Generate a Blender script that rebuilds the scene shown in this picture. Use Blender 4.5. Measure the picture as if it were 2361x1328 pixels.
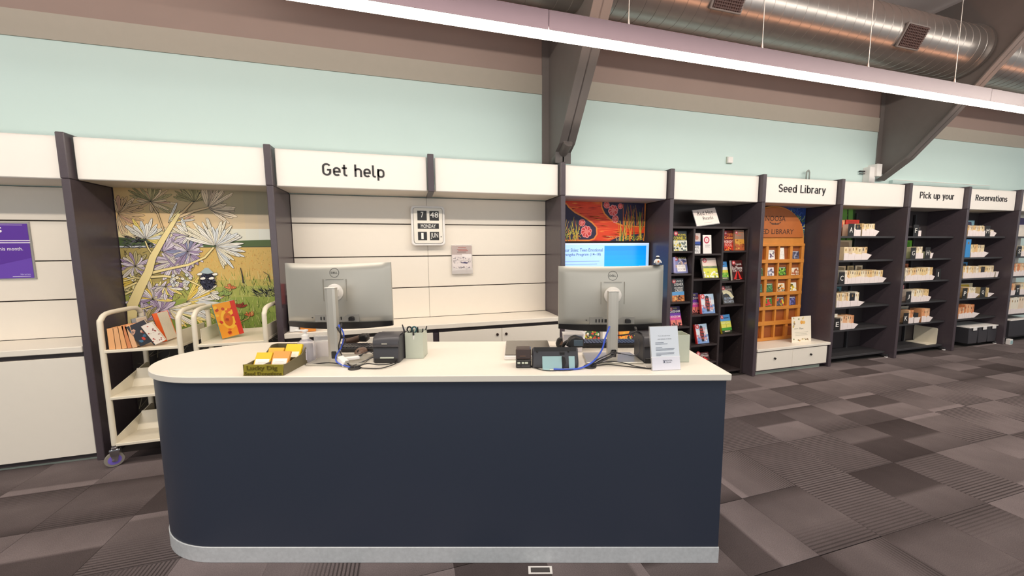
import bpy, bmesh, math, random
from mathutils import Vector, Matrix
random.seed(7)
for o in list(bpy.data.objects): bpy.data.objects.remove(o)
SC = bpy.context.scene
COL = SC.collection
R = math.radians

# ------------------------------------------------------------------ camera
CAM_LOC = Vector((2.3431, -3.5065, 1.6008)); YAW, PITCH, ROLL = -0.273777, -0.100911, -0.009433
cd = bpy.data.cameras.new('camera'); cd.sensor_fit = 'HORIZONTAL'; cd.sensor_width = 36
cd.lens = 849.386 / 2361 * 36; cd.clip_start = 0.02; cd.clip_end = 200
cam = bpy.data.objects.new('camera', cd); COL.objects.link(cam)
_f = Vector((-math.sin(YAW)*math.cos(PITCH), math.cos(YAW)*math.cos(PITCH), math.sin(PITCH)))
_r = Vector((math.cos(YAW), math.sin(YAW), 0)); _u = _r.cross(_f)
_r2 = math.cos(ROLL)*_r + math.sin(ROLL)*_u; _u2 = math.cos(ROLL)*_u - math.sin(ROLL)*_r
cam.matrix_world = Matrix(((_r2.x, _u2.x, -_f.x, CAM_LOC.x), (_r2.y, _u2.y, -_f.y, CAM_LOC.y), (_r2.z, _u2.z, -_f.z, CAM_LOC.z), (0, 0, 0, 1)))
SC.camera = cam
# ------------------------------------------------------------------ world, lamps, exposure
w = bpy.data.worlds.new('world'); SC.world = w; w.use_nodes = True
w.node_tree.nodes['Background'].inputs[0].default_value = (0.86, 0.95, 1.0, 1)
w.node_tree.nodes['Background'].inputs[1].default_value = 0.42
def strip_lamp(name, x, y, z, length, width, power, col, tilt):
    l = bpy.data.lights.new(name, 'AREA'); l.shape = 'RECTANGLE'; l.size = length; l.size_y = width
    l.energy = power; l.color = col
    o = bpy.data.objects.new(name, l); COL.objects.link(o); o.location = (x, y, z); o.rotation_euler = (tilt, 0, 0); return o
WARM = (1.0, 0.885, 0.76)
# the room's next pendant strips, hung higher under the rising roof: overhead and behind the photographer
strip_lamp('second_strip_light', 4.5, -3.0, 4.0, 18, 0.14, 390, WARM, R(35))
# broad soft fill lamp, added behind the camera to brighten walls and cabinets
strip_lamp('added_front_fill', 4.0, -10.0, 2.1, 20, 2.4, 330, (1.0, 0.98, 0.95), R(90))
STRIP_EMIT = 20.0
SC.view_settings.view_transform = 'Standard'; SC.view_settings.look = 'None'
SC.view_settings.exposure = -0.32; SC.view_settings.gamma = 1.0; SC.view_settings.use_curve_mapping = False

# ------------------------------------------------------------------ helpers
def lin(h):
    if isinstance(h, str):
        h = h.lstrip('#'); c = [int(h[i:i+2], 16)/255 for i in (0, 2, 4)]
    else: c = h
    return tuple(x/12.92 if x <= .04045 else ((x+.055)/1.055)**2.4 for x in c)
MATS = {}
def mat(name, hexc, rough=.5, metal=0.0, noise=0.06, nscale=14, bump=0.0, bscale=200, emit=0, spec=None, trans=0, alpha=1, coat=0):
    if name in MATS: return MATS[name]
    m = bpy.data.materials.new(name); m.use_nodes = True; nt = m.node_tree; b = nt.nodes['Principled BSDF']
    c = lin(hexc)
    tc = nt.nodes.new('ShaderNodeTexCoord')
    if noise:
        n = nt.nodes.new('ShaderNodeTexNoise'); n.inputs['Scale'].default_value = nscale; n.inputs['Detail'].default_value = 3
        nt.links.new(tc.outputs['Object'], n.inputs['Vector'])
        mx = nt.nodes.new('ShaderNodeMix'); mx.data_type = 'RGBA'
        mx.inputs['A'].default_value = (*[x*(1-noise) for x in c], 1); mx.inputs['B'].default_value = (*[min(1, x*(1+noise)) for x in c], 1)
        nt.links.new(n.outputs['Fac'], mx.inputs['Factor']); nt.links.new(mx.outputs['Result'], b.inputs['Base Color'])
    else: b.inputs['Base Color'].default_value = (*c, 1)
    if bump:
        n2 = nt.nodes.new('ShaderNodeTexNoise'); n2.inputs['Scale'].default_value = bscale
        nt.links.new(tc.outputs['Object'], n2.inputs['Vector'])
        bp = nt.nodes.new('ShaderNodeBump'); bp.inputs['Strength'].default_value = bump; bp.inputs['Distance'].default_value = .002
        nt.links.new(n2.outputs['Fac'], bp.inputs['Height']); nt.links.new(bp.outputs['Normal'], b.inputs['Normal'])
    b.inputs['Roughness'].default_value = rough; b.inputs['Metallic'].default_value = metal
    if spec is not None: b.inputs['Specular IOR Level'].default_value = spec
    if trans: b.inputs['Transmission Weight'].default_value = trans; b.inputs['IOR'].default_value = 1.2
    if coat: b.inputs['Coat Weight'].default_value = coat
    if alpha < 1: b.inputs['Alpha'].default_value = alpha
    if emit:
        b.inputs['Emission Color'].default_value = (*c, 1); b.inputs['Emission Strength'].default_value = emit
    MATS[name] = m; return m
def attr_mat(name, rough=.5, emit=0.0):
    m = bpy.data.materials.new(name); m.use_nodes = True; nt = m.node_tree; b = nt.nodes['Principled BSDF']
    a = nt.nodes.new('ShaderNodeAttribute'); a.attribute_name = 'Col'
    nt.links.new(a.outputs['Color'], b.inputs['Base Color']); b.inputs['Roughness'].default_value = rough
    if emit:
        nt.links.new(a.outputs['Color'], b.inputs['Emission Color']); b.inputs['Emission Strength'].default_value = emit
        b.inputs['Base Color'].default_value = (0, 0, 0, 1)
    MATS[name] = m; return m
PRINT = attr_mat('printed_ink', .55); GLOSSPRINT = attr_mat('glossy_print', .3); SCREEN = attr_mat('lit_screen', .2, .75)

class MB:
    """collects geometry and links it as one mesh object"""
    def __init__(s): s.bm = bmesh.new()
    def box(s, x0, x1, y0, y1, z0, z1, bev=0.0):
        b = bmesh.new()
        r = bmesh.ops.create_cube(b, size=1)
        for v in b.verts: v.co = Vector(((x0+x1)/2+v.co.x*(x1-x0), (y0+y1)/2+v.co.y*(y1-y0), (z0+z1)/2+v.co.z*(z1-z0)))
        if bev: bmesh.ops.bevel(b, geom=b.edges[:], offset=bev, segments=1, affect='EDGES', profile=.5)
        s._merge(b); return s
    def _merge(s, b, M=None):
        me = bpy.data.meshes.new('tmp'); b.to_mesh(me); b.free()
        if M is not None: me.transform(M)
        s.bm.from_mesh(me); bpy.data.meshes.remove(me)
    def prism(s, pts, axis, a, b2, bev=0.0):
        """extrude polygon pts (2D) along axis from a to b2; axis 'x': pts=(y,z) 'y': pts=(x,z) 'z': pts=(x,y)"""
        b = bmesh.new()
        f3 = {'x': lambda p, t: (t, p[0], p[1]), 'y': lambda p, t: (p[0], t, p[1]), 'z': lambda p, t: (p[0], p[1], t)}[axis]
        A = [b.verts.new(f3(p, a)) for p in pts]; B = [b.verts.new(f3(p, b2)) for p in pts]
        n = len(pts); b.faces.new(A); b.faces.new(B[::-1])
        for i in range(n): b.faces.new((A[i], B[i], B[(i+1) % n], A[(i+1) % n]))
        bmesh.ops.recalc_face_normals(b, faces=b.faces[:])
        if bev:
            es = [e for e in b.edges if len(e.link_faces) == 2 and e.calc_face_angle(0) > .6]
            bmesh.ops.bevel(b, geom=es, offset=bev, segments=1, affect='EDGES', profile=.5)
        s._merge(b); return s
    def cyl(s, p0, p1, r0, r1=None, n=16, cap=True):
        if r1 is None: r1 = r0
        p0, p1 = Vector(p0), Vector(p1); d = (p1-p0); L = d.length
        q = d.to_track_quat('Z', 'Y').to_matrix().to_4x4()
        b = bmesh.new(); bmesh.ops.create_cone(b, cap_ends=cap, segments=n, radius1=max(r0, 1e-5), radius2=max(r1, 1e-5), depth=L)
        s._merge(b, Matrix.Translation((p0+p1)/2) @ q); return s
    def lathe(s, prof, c=(0, 0, 0), n=20):
        """prof: (r,z) list"""
        b = bmesh.new(); rings = []
        for r, z in prof:
            rings.append([b.verts.new((c[0]+max(r, 1e-4)*math.cos(2*math.pi*i/n), c[1]+max(r, 1e-4)*math.sin(2*math.pi*i/n), c[2]+z)) for i in range(n)])
        for a, d in zip(rings, rings[1:]):
            for i in range(n): b.faces.new((a[i], a[(i+1) % n], d[(i+1) % n], d[i]))
        b.faces.new(rings[0][::-1]); b.faces.new(rings[-1])
        bmesh.ops.recalc_face_normals(b, faces=b.faces[:]); s._merge(b); return s
    def tube(s, pts, r, n=8, smooth=3, flat=None):
        P = [Vector(p) for p in pts]
        if smooth and len(P) > 2:
            Q = []
            for i in range(len(P)-1):
                p0 = P[max(i-1, 0)]; p1 = P[i]; p2 = P[i+1]; p3 = P[min(i+2, len(P)-1)]
                for k in range(smooth):
                    t = k/smooth
                    Q.append(.5*((2*p1)+(-p0+p2)*t+(2*p0-5*p1+4*p2-p3)*t*t+(-p0+3*p1-3*p2+p3)*t**3))
            Q.append(P[-1]); P = Q
        b = bmesh.new(); rings = []; up = Vector((0, 0, 1)); prev = None
        for i, p in enumerate(P):
            d = (P[min(i+1, len(P)-1)]-P[max(i-1, 0)]).normalized()
            if prev is None:
                a = d.cross(up)
                if a.length < .1: a = d.cross(Vector((0, 1, 0)))
                a.normalize()
            else:
                a = prev - d*prev.dot(d); a.normalize()
            prev = a; c = d.cross(a)
            rings.append([b.verts.new(p + a*r*math.cos(2*math.pi*k/n) + c*(flat or r)*math.sin(2*math.pi*k/n)) for k in range(n)])
        for A, B in zip(rings, rings[1:]):
            for k in range(n): b.faces.new((A[k], A[(k+1) % n], B[(k+1) % n], B[k]))
        b.faces.new(rings[0][::-1]); b.faces.new(rings[-1])
        bmesh.ops.recalc_face_normals(b, faces=b.faces[:]); s._merge(b); return s
    def quad(s, *pts):
        s.bm.faces.new([s.bm.verts.new(p) for p in pts]); return s
    def grid(s, fn, nu, nv):
        V = [[s.bm.verts.new(fn(i/nu, j/nv)) for i in range(nu+1)] for j in range(nv+1)]
        for j in range(nv):
            for i in range(nu): s.bm.faces.new((V[j][i], V[j][i+1], V[j+1][i+1], V[j+1][i]))
        return s
    def build(s, name, m, parent=None, smooth=False, recalc=False):
        if recalc: bmesh.ops.recalc_face_normals(s.bm, faces=s.bm.faces[:])
        me = bpy.data.meshes.new(name); s.bm.to_mesh(me); s.bm.free()
        if smooth:
            me.polygons.foreach_set('use_smooth', [True]*len(me.polygons))
            try: me.set_sharp_from_angle(angle=R(38))
            except Exception: pass
        me.materials.append(m)
        o = bpy.data.objects.new(name, me); COL.objects.link(o)
        if parent: o.parent = parent
        return o
def Box(name, m, parent, *a, bev=0.002): return MB().box(*a, bev=bev).build(name, m, parent)
def tag(o, label=None, cat=None, group=None, kind=None):
    if label: o['label'] = label
    if cat: o['category'] = cat
    if group: o['group'] = group
    if kind: o['kind'] = kind
    return o
def thing(name, label, cat, loc=(0, 0, 0), rz=0, group=None):
    o = bpy.data.objects.new(name, None); COL.objects.link(o); o.empty_display_size = .05
    o.location = loc; o.rotation_euler = (0, 0, rz); return tag(o, label, cat, group)
# ---- lettering -----------------------------------------------------------
TXT = {}; RAW = {}
def text_geo(body):
    if body in TXT: return TXT[body]
    c = bpy.data.curves.new('txt', 'FONT'); c.body = body; c.resolution_u = 2; c.size = 1; c.offset = .003; c.fill_mode = 'FRONT'
    o = bpy.data.objects.new('txt', c); COL.objects.link(o)
    dg = bpy.context.evaluated_depsgraph_get(); me = o.evaluated_get(dg).to_mesh()
    V = [(v.co.x, v.co.y) for v in me.vertices]; F = [tuple(p.vertices) for p in me.polygons]
    o.evaluated_get(dg).to_mesh_clear(); bpy.data.objects.remove(o); bpy.data.curves.remove(c)
    if V:
        x0 = min(v[0] for v in V); x1 = max(v[0] for v in V); y0 = min(v[1] for v in V); y1 = max(v[1] for v in V)
        RAW[body] = (x0, x1, y0, y1); V = [((a-x0)/(x1-x0+1e-9), (b-y0)/(y1-y0+1e-9)) for a, b in V]
    TXT[body] = (V, F); return V, F
def P_out(me_faces):
    cnt = {}
    for f in me_faces:
        for i in range(len(f)): e = (f[i], f[(i+1) % len(f)]); cnt[e] = cnt.get(e, 0)+1
    return [e for e in cnt if (e[1], e[0]) not in cnt]
def lettering(name, body, x0, x1, z0, z1, y, m, parent, depth=.004, slant=0.0, bold=0.0, axis='y'):
    """raised letters in the x-z plane at y (facing -y), one mesh per word"""
    if ' ' in body:
        text_geo(body); X0, X1, Y0, Y1 = RAW[body]; ws = body.split(' '); pre = ''; kx = (x1-x0)/(X1-X0); kz = (z1-z0)/(Y1-Y0); out = None
        for w_ in ws:
            pre = (pre+' '+w_).strip(); text_geo(pre); text_geo(w_); a, b, c, d = RAW[w_]; e = RAW[pre][1]
            out = lettering(name, w_, x0+(e-(b-a)-X0)*kx, x0+(e-X0)*kx, z0+(c-Y0)*kz, z0+(d-Y0)*kz, y, m, parent, depth)
        return out
    V, F = text_geo(body); bm = bmesh.new()
    fr = [bm.verts.new((x0+(x1-x0)*a+slant*b, y-depth, z0+(z1-z0)*b)) for a, b in V]
    bk = [bm.verts.new((x0+(x1-x0)*a+slant*b, y, z0+(z1-z0)*b)) for a, b in V]
    for f in F:
        try: bm.faces.new([fr[i] for i in f])
        except ValueError: pass
    for a, b in P_out(F):
        try: bm.faces.new((fr[a], bk[a], bk[b], fr[b]))
        except ValueError: pass
    bmesh.ops.recalc_face_normals(bm, faces=bm.faces[:])
    me = bpy.data.meshes.new(name); bm.to_mesh(me); bm.free(); me.materials.append(m)
    o = bpy.data.objects.new(name, me); COL.objects.link(o); o.parent = parent; return o

# ---- engineering style stroke letters for the fascia boards ---------------
def _arc(cx, cy, rx, ry, a0, a1, n=7): return [(cx+rx*math.cos(R(a0+(a1-a0)*k/n)), cy+ry*math.sin(R(a0+(a1-a0)*k/n))) for k in range(n+1)]
def _stad(l, r, b, t):
    q = (r-l)/2; m = (l+r)/2; return _arc(m, t-q, q, q, 0, 180, 10)+_arc(m, b+q, q, q, 180, 360, 10)+[(r, t-q)]
_l, _r, _b, _t, _q = .07, .45, .07, .65, .19
def _arch(l, r, t, y0): q = (r-l)/2; return _arc((l+r)/2, t-q, q, q, 180, 0, 10)+[(r, y0)]
GLY = {
 'o': (.52, [_stad(_l, _r, _b, _t)]), 'e': (.52, [[(_l, .35), (_r, .35)]+[(_r, _t-_q)]+_arc(.26, _t-_q, _q, _q, 0, 180, 10)+_arc(.26, _b+_q, _q, _q, 180, 318, 9)]),
 'c': (.48, [_arc(.26, _t-_q, _q, _q, 35, 180, 8)+_arc(.26, _b+_q, _q, _q, 180, 325, 8)]),
 't': (.37, [[(.16, .93), (.16, .22)]+_arc(.29, .2, .13, .13, 180, 270, 4)+[(.35, .07)], [(.0, .66), (.34, .66)]]),
 'h': (.53, [[(_l, 0), (_l, 1)], _arch(_l, _r, _t, 0)]), 'n': (.53, [[(_l, 0), (_l, .72)], _arch(_l, _r, _t, 0)]), 'r': (.36, [[(_l, 0), (_l, .72)], _arc(.26, _t-_q, _q, _q, 180, 70, 7)]),
 'u': (.53, [[(_r, 0), (_r, .72)], [(_l, .72)]+_arc(.26, _b+_q, _q, _q, 180, 360, 10)]),
 'l': (.27, [[(_l, 1), (_l, .2)]+_arc(.2, .2, .13, .13, 180, 270, 4)+[(.25, .07)]]), 'i': (.2, [[(_l, 0), (_l, .72)], [(_l, .86), (_l, 1.0)]]),
 'p': (.53, [[(_l, -.24), (_l, .72)], _stad(_l, _r, _b, _t)]), 'b': (.53, [[(_l, 0), (_l, 1)], _stad(_l, _r, _b, _t)]), 'd': (.53, [[(_r, 0), (_r, 1)], _stad(_l, _r, _b, _t)]),
 'a': (.5, [[(.42, 0), (.42, .5)]+_arc(.25, .48, .17, .17, 0, 155, 8), [(.42, .40), (.23, .40)]+_arc(.23, .235, .165, .165, 90, 270, 8)+[(.42, .07)]]),
 'k': (.47, [[(_l, 0), (_l, 1)], [(_l, .28), (.42, .72)], [(.2, .42), (.45, 0)]]), 'v': (.46, [[(.04, .72), (.23, .04)], [(.42, .72), (.23, .04)]]),
 'y': (.47, [[(.04, .72), (.245, .03)], [(.44, .72), (.20, -.14)]+_arc(.1, -.11, .1, .09, 340, 270, 4)]),
 's': (.45, [_arc(.22, .505, .15, .15, 25, 270, 9)+_arc(.22, .21, .155, .145, 90, -155, 9)]),
 'S': (.56, [_arc(.28, .72, .2, .21, 25, 270, 10)+_arc(.28, .285, .215, .22, 90, -155, 10)]),
 'G': (.62, [_arc(.3, .69, .23, .24, 30, 180, 9)+_arc(.3, .31, .23, .24, 180, 360, 9)+[(.53, .47), (.32, .47)]]),
 'L': (.5, [[(_l, 1), (_l, .07), (.46, .07)]]), 'P': (.57, [[(_l, 0), (_l, .93), (.28, .93)]+_arc(.28, .70, .23, .23, 90, -90, 9)+[(_l, .47)]]),
 'R': (.58, [[(_l, 0), (_l, .93), (.28, .93)]+_arc(.28, .71, .22, .22, 90, -90, 9)+[(_l, .49)], [(.3, .49), (.52, 0)]]), ' ': (.3, [])}
def stroke_geo(word, s=.135):
    V, F = [], []; x = 0
    for ch in word:
        adv, st = GLY[ch]
        for P in st:
            L = []
            for i, p in enumerate(P):
                a = P[max(i-1, 0)]; c = P[min(i+1, len(P)-1)]
                d1 = Vector((p[0]-a[0], p[1]-a[1])); d2 = Vector((c[0]-p[0], c[1]-p[1]))
                d1 = d1.normalized() if d1.length > 1e-6 else d2.normalized(); d2 = d2.normalized() if d2.length > 1e-6 else d1
                m = (d1+d2); m = m.normalized() if m.length > 1e-3 else d1; k = s/2/max(m.dot(d1), .5)
                L.append(((x+p[0]-m.y*k, p[1]+m.x*k), (x+p[0]+m.y*k, p[1]-m.x*k)))
            for A, B in zip(L, L[1:]):
                i = len(V); V += [A[0], A[1], B[1], B[0]]; F.append((i, i+1, i+2, i+3))
        x += adv+.085
    return V, F, x-.085
def sign_lettering(body, x0, x1, z0, y, m, parent, H):
    """fascia words: one mesh per word, cap height H, stretched to span x0..x1"""
    V, F, Wd = stroke_geo(body); kx = (x1-x0)/Wd; x = x0
    for wd in body.split(' '):
        V, F, ww = stroke_geo(wd); bm = bmesh.new()
        for f in F:
            q = [(x+V[i][0]*kx, z0+V[i][1]*H) for i in f]
            a = [bm.verts.new((p[0], y-.003, p[1])) for p in q]; c = [bm.verts.new((p[0], y, p[1])) for p in q]
            bm.faces.new(a)
            for k in range(4): bm.faces.new((a[k], c[k], c[(k+1) % 4], a[(k+1) % 4]))
        bmesh.ops.remove_doubles(bm, verts=bm.verts[:], dist=1e-5)
        me = bpy.data.meshes.new('lettering'); bm.to_mesh(me); bm.free(); me.materials.append(m)
        o = bpy.data.objects.new('lettering', me); COL.objects.link(o); o.parent = parent; x += (ww+.085+.3+.085)*kx
# ---- flat print ----------------------------------------------------------
class Ink:
    """flat printed shapes (2D, metres) stacked in thin layers; built as one mesh with ink colours"""
    def __init__(s, step=.00012): s.V = []; s.F = []; s.C = []; s.n = 0; s.step = step
    def poly(s, pts, col):
        c = lin(col); i = len(s.V); s.n += 1
        s.V += [(p[0], p[1], s.n*s.step) for p in pts]; s.F.append(tuple(range(i, i+len(pts)))); s.C.append(c); return s
    def batch(s, polys):
        """many shapes in one layer: list of (pts,col)"""
        s.n += 1
        for pts, col in polys:
            i = len(s.V); s.V += [(p[0], p[1], s.n*s.step) for p in pts]; s.F.append(tuple(range(i, i+len(pts)))); s.C.append(lin(col))
        return s
    def rect(s, x0, x1, y0, y1, col): return s.poly([(x0, y0), (x1, y0), (x1, y1), (x0, y1)], col)
    def disc(s, x, y, r, col, n=14, ry=None): return s.poly([(x+r*math.cos(2*math.pi*k/n), y+(ry or r)*math.sin(2*math.pi*k/n)) for k in range(n)], col)
    def ring(s, x, y, r, w_, col, n=20):
        for k in range(n):
            a, b = 2*math.pi*k/n, 2*math.pi*(k+1)/n
            s.batch([([(x+r*math.cos(a), y+r*math.sin(a)), (x+r*math.cos(b), y+r*math.sin(b)), (x+(r-w_)*math.cos(b), y+(r-w_)*math.sin(b)), (x+(r-w_)*math.cos(a), y+(r-w_)*math.sin(a))], col)]); s.n -= 1
        s.n += 1; return s
    def line(s, pts, w_, col, w1=None):
        n = len(pts); L = []; Rr = []
        for i, p in enumerate(pts):
            a = pts[max(i-1, 0)]; b = pts[min(i+1, n-1)]; dx, dy = b[0]-a[0], b[1]-a[1]; l = math.hypot(dx, dy) or 1
            ww = (w_ + ((w1 if w1 is not None else w_)-w_)*i/max(n-1, 1))/2
            L.append((p[0]-dy/l*ww, p[1]+dx/l*ww)); Rr.append((p[0]+dy/l*ww, p[1]-dx/l*ww))
        polys = [([L[i], L[i+1], Rr[i+1], Rr[i]], col) for i in range(n-1)]
        return s.batch(polys)
    def text(s, body, x0, x1, y0, y1, col):
        V, F = text_geo(body); s.n += 1; c = lin(col); i = len(s.V)
        s.V += [(x0+(x1-x0)*a, y0+(y1-y0)*b, s.n*s.step) for a, b in V]
        for f in F: s.F.append(tuple(i+k for k in f)); s.C.append(c)
        return s
    def leaf(s, x, y, ang, L, w_, fill, line='#1d1a18', t=.0026, vein=False):
        ca, sa = math.cos(ang), math.sin(ang)
        def shp(L_, w2, off): 
            pr = [(off, 0), (L_*.35, -w2*.42), (L_*.75, -w2*.5), (L_*.95, -w2*.25), (L_, 0), (L_*.95, w2*.25), (L_*.75, w2*.5), (L_*.35, w2*.42)]
            return [(x+a*ca-b*sa, y+a*sa+b*ca) for a, b in pr]
        s.poly(shp(L, w_, 0), line); s.n -= .67; s.poly(shp(L-t, max(w_-2*t, .001), t*2), fill); s.n -= .67
        if vein: s.line([(x+L*.1*ca, y+L*.1*sa), (x+L*.85*ca, y+L*.85*sa)], t*.7, line); s.n -= .66
        return s
    def build(s, name, parent, origin, ux, uy, m=None):
        ux, uy = Vector(ux), Vector(uy); nrm = ux.cross(uy).normalized(); o0 = Vector(origin)
        me = bpy.data.meshes.new(name)
        me.from_pydata([tuple(o0+ux*a+uy*b+nrm*c) for a, b, c in s.V], [], s.F)
        ca = me.color_attributes.new('Col', 'FLOAT_COLOR', 'CORNER')
        data = []
        for f, c in zip(s.F, s.C): data += [c[0], c[1], c[2], 1.0]*len(f)
        ca.data.foreach_set('color', data); me.materials.append(m or PRINT); me.update()
        o = bpy.data.objects.new(name, me); COL.objects.link(o); o.parent = parent; return o
XZ = dict(ux=(1, 0, 0), uy=(0, 0, 1))     # print facing -y

# ------------------------------------------------------------------ materials
M_WALL = mat('mint_white_paint', '#d0e6e3', .7, noise=.02, nscale=2)
M_BAND = mat('grey_beige_tone', '#b3aca0', .7, noise=.03)
M_UPPER = mat('taupe_tone', '#a08c84', .7, noise=.05, nscale=3)
M_CEIL = mat('ceiling_board', '#d8cccb', .8, noise=.03)
M_WHITE = mat('white_laminate', '#efe8dc', .38, noise=.015)
M_SIGN = mat('white_sign_board', '#eee9e3', .42, noise=.01)
M_SLAT = mat('cream_slat_board', '#efe6d9', .45, noise=.015)
M_CHAR = mat('charcoal_laminate', '#4f464c', .27, noise=.08, nscale=30)
M_DARKBOARD = mat('dark_backing_board', '#3b3436', .6)
M_GROOVE = mat('dark_groove', '#2b2320', .8)
M_STEEL = mat('dark_painted_steel', '#77706d', .45, noise=.08, nscale=8)
M_SHELF = mat('black_powder_coat', '#3b3a3d', .45, noise=.08)
M_BLACKWOOD = mat('black_brown_veneer', '#362d2e', .45, noise=.15, nscale=25)
M_NAVY = mat('navy_charcoal_laminate', '#353c4c', .42, noise=.05, nscale=60)
M_ALU = mat('brushed_kick_metal', '#dfe3e6', .45, .25, noise=.16, nscale=55)
M_SILVER = mat('silver_plastic', '#b9b5ab', .36, .45, noise=.02)
M_SILVER2 = mat('satin_silver', '#cfc9be', .3, .5, noise=.02)
M_BLACK = mat('black_plastic', '#232122', .42, noise=.08)
M_DGREY = mat('dark_grey_plastic', '#3e3d42', .4, noise=.08)
M_INK = mat('black_lettering', '#1e1b20', .5, noise=0)
M_WLET = mat('white_lettering', '#f4f0ea', .5, noise=0)
M_SAGE = mat('sage_grey_card', '#c3c8b8', .55, noise=.03)
M_DUCT = mat('spiral_duct_metal', '#a5a19e', .3, .8, noise=.1, nscale=9)
M_PLATE = mat('anodised_channel', '#43373e', .25, .7, noise=.05)
M_DIFF = mat('lit_diffuser', '#fff0dd', .5, noise=0, emit=STRIP_EMIT)
M_UP = mat('added_fill_glow', '#ffb488', .5, noise=0, emit=9.0)  # warm glow added for the upper wall
M_WIRE = mat('steel_wire', '#d8d2cc', .4, .5, noise=0)
M_CREAMMETAL = mat('cream_enamelled_steel', '#ece3cf', .4, noise=.02)
M_CHROME = mat('chrome', '#c9ccd0', .15, 1.0, noise=0)
M_TYRE = mat('grey_rubber', '#8f897f', .6)
M_PURPLE = mat('violet_wheel_hub', '#7a68c8', .4, noise=.03)
M_OAK = mat('honey_pine', '#d2893a', .42, noise=.22, nscale=7)
M_OAKDK = mat('red_brown_panel', '#9c5527', .5, noise=.2, nscale=9)
M_PAPER = mat('white_paper', '#f1edea', .6, noise=.015)
M_SLIP = mat('pale_pink_paper', '#f0e4e2', .6, noise=.02)
M_CLEAR = mat('clear_acrylic', '#f2f0ee', .1, noise=0, alpha=.32)
M_GREYACR = mat('grey_sign_holder', '#8b8c92', .3, noise=0)
M_OLIVE = mat('olive_gold_filament', '#a0922f', .45, noise=.08, nscale=60)
M_OLIVEDK = mat('olive_brown_filament', '#6e654a', .55, noise=.1, nscale=60)
M_BLUE = mat('blue_cable_jacket', '#3a59c9', .4, noise=0)
M_CYAN = mat('pale_blue_plastic', '#9fc0c4', .45, noise=.03)
M_BROWNPL = mat('brown_smoked_plastic', '#6d5548', .3, noise=.08)
M_GREEN = mat('sage_kick_board', '#a9b3a6', .5, noise=.03)

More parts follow.
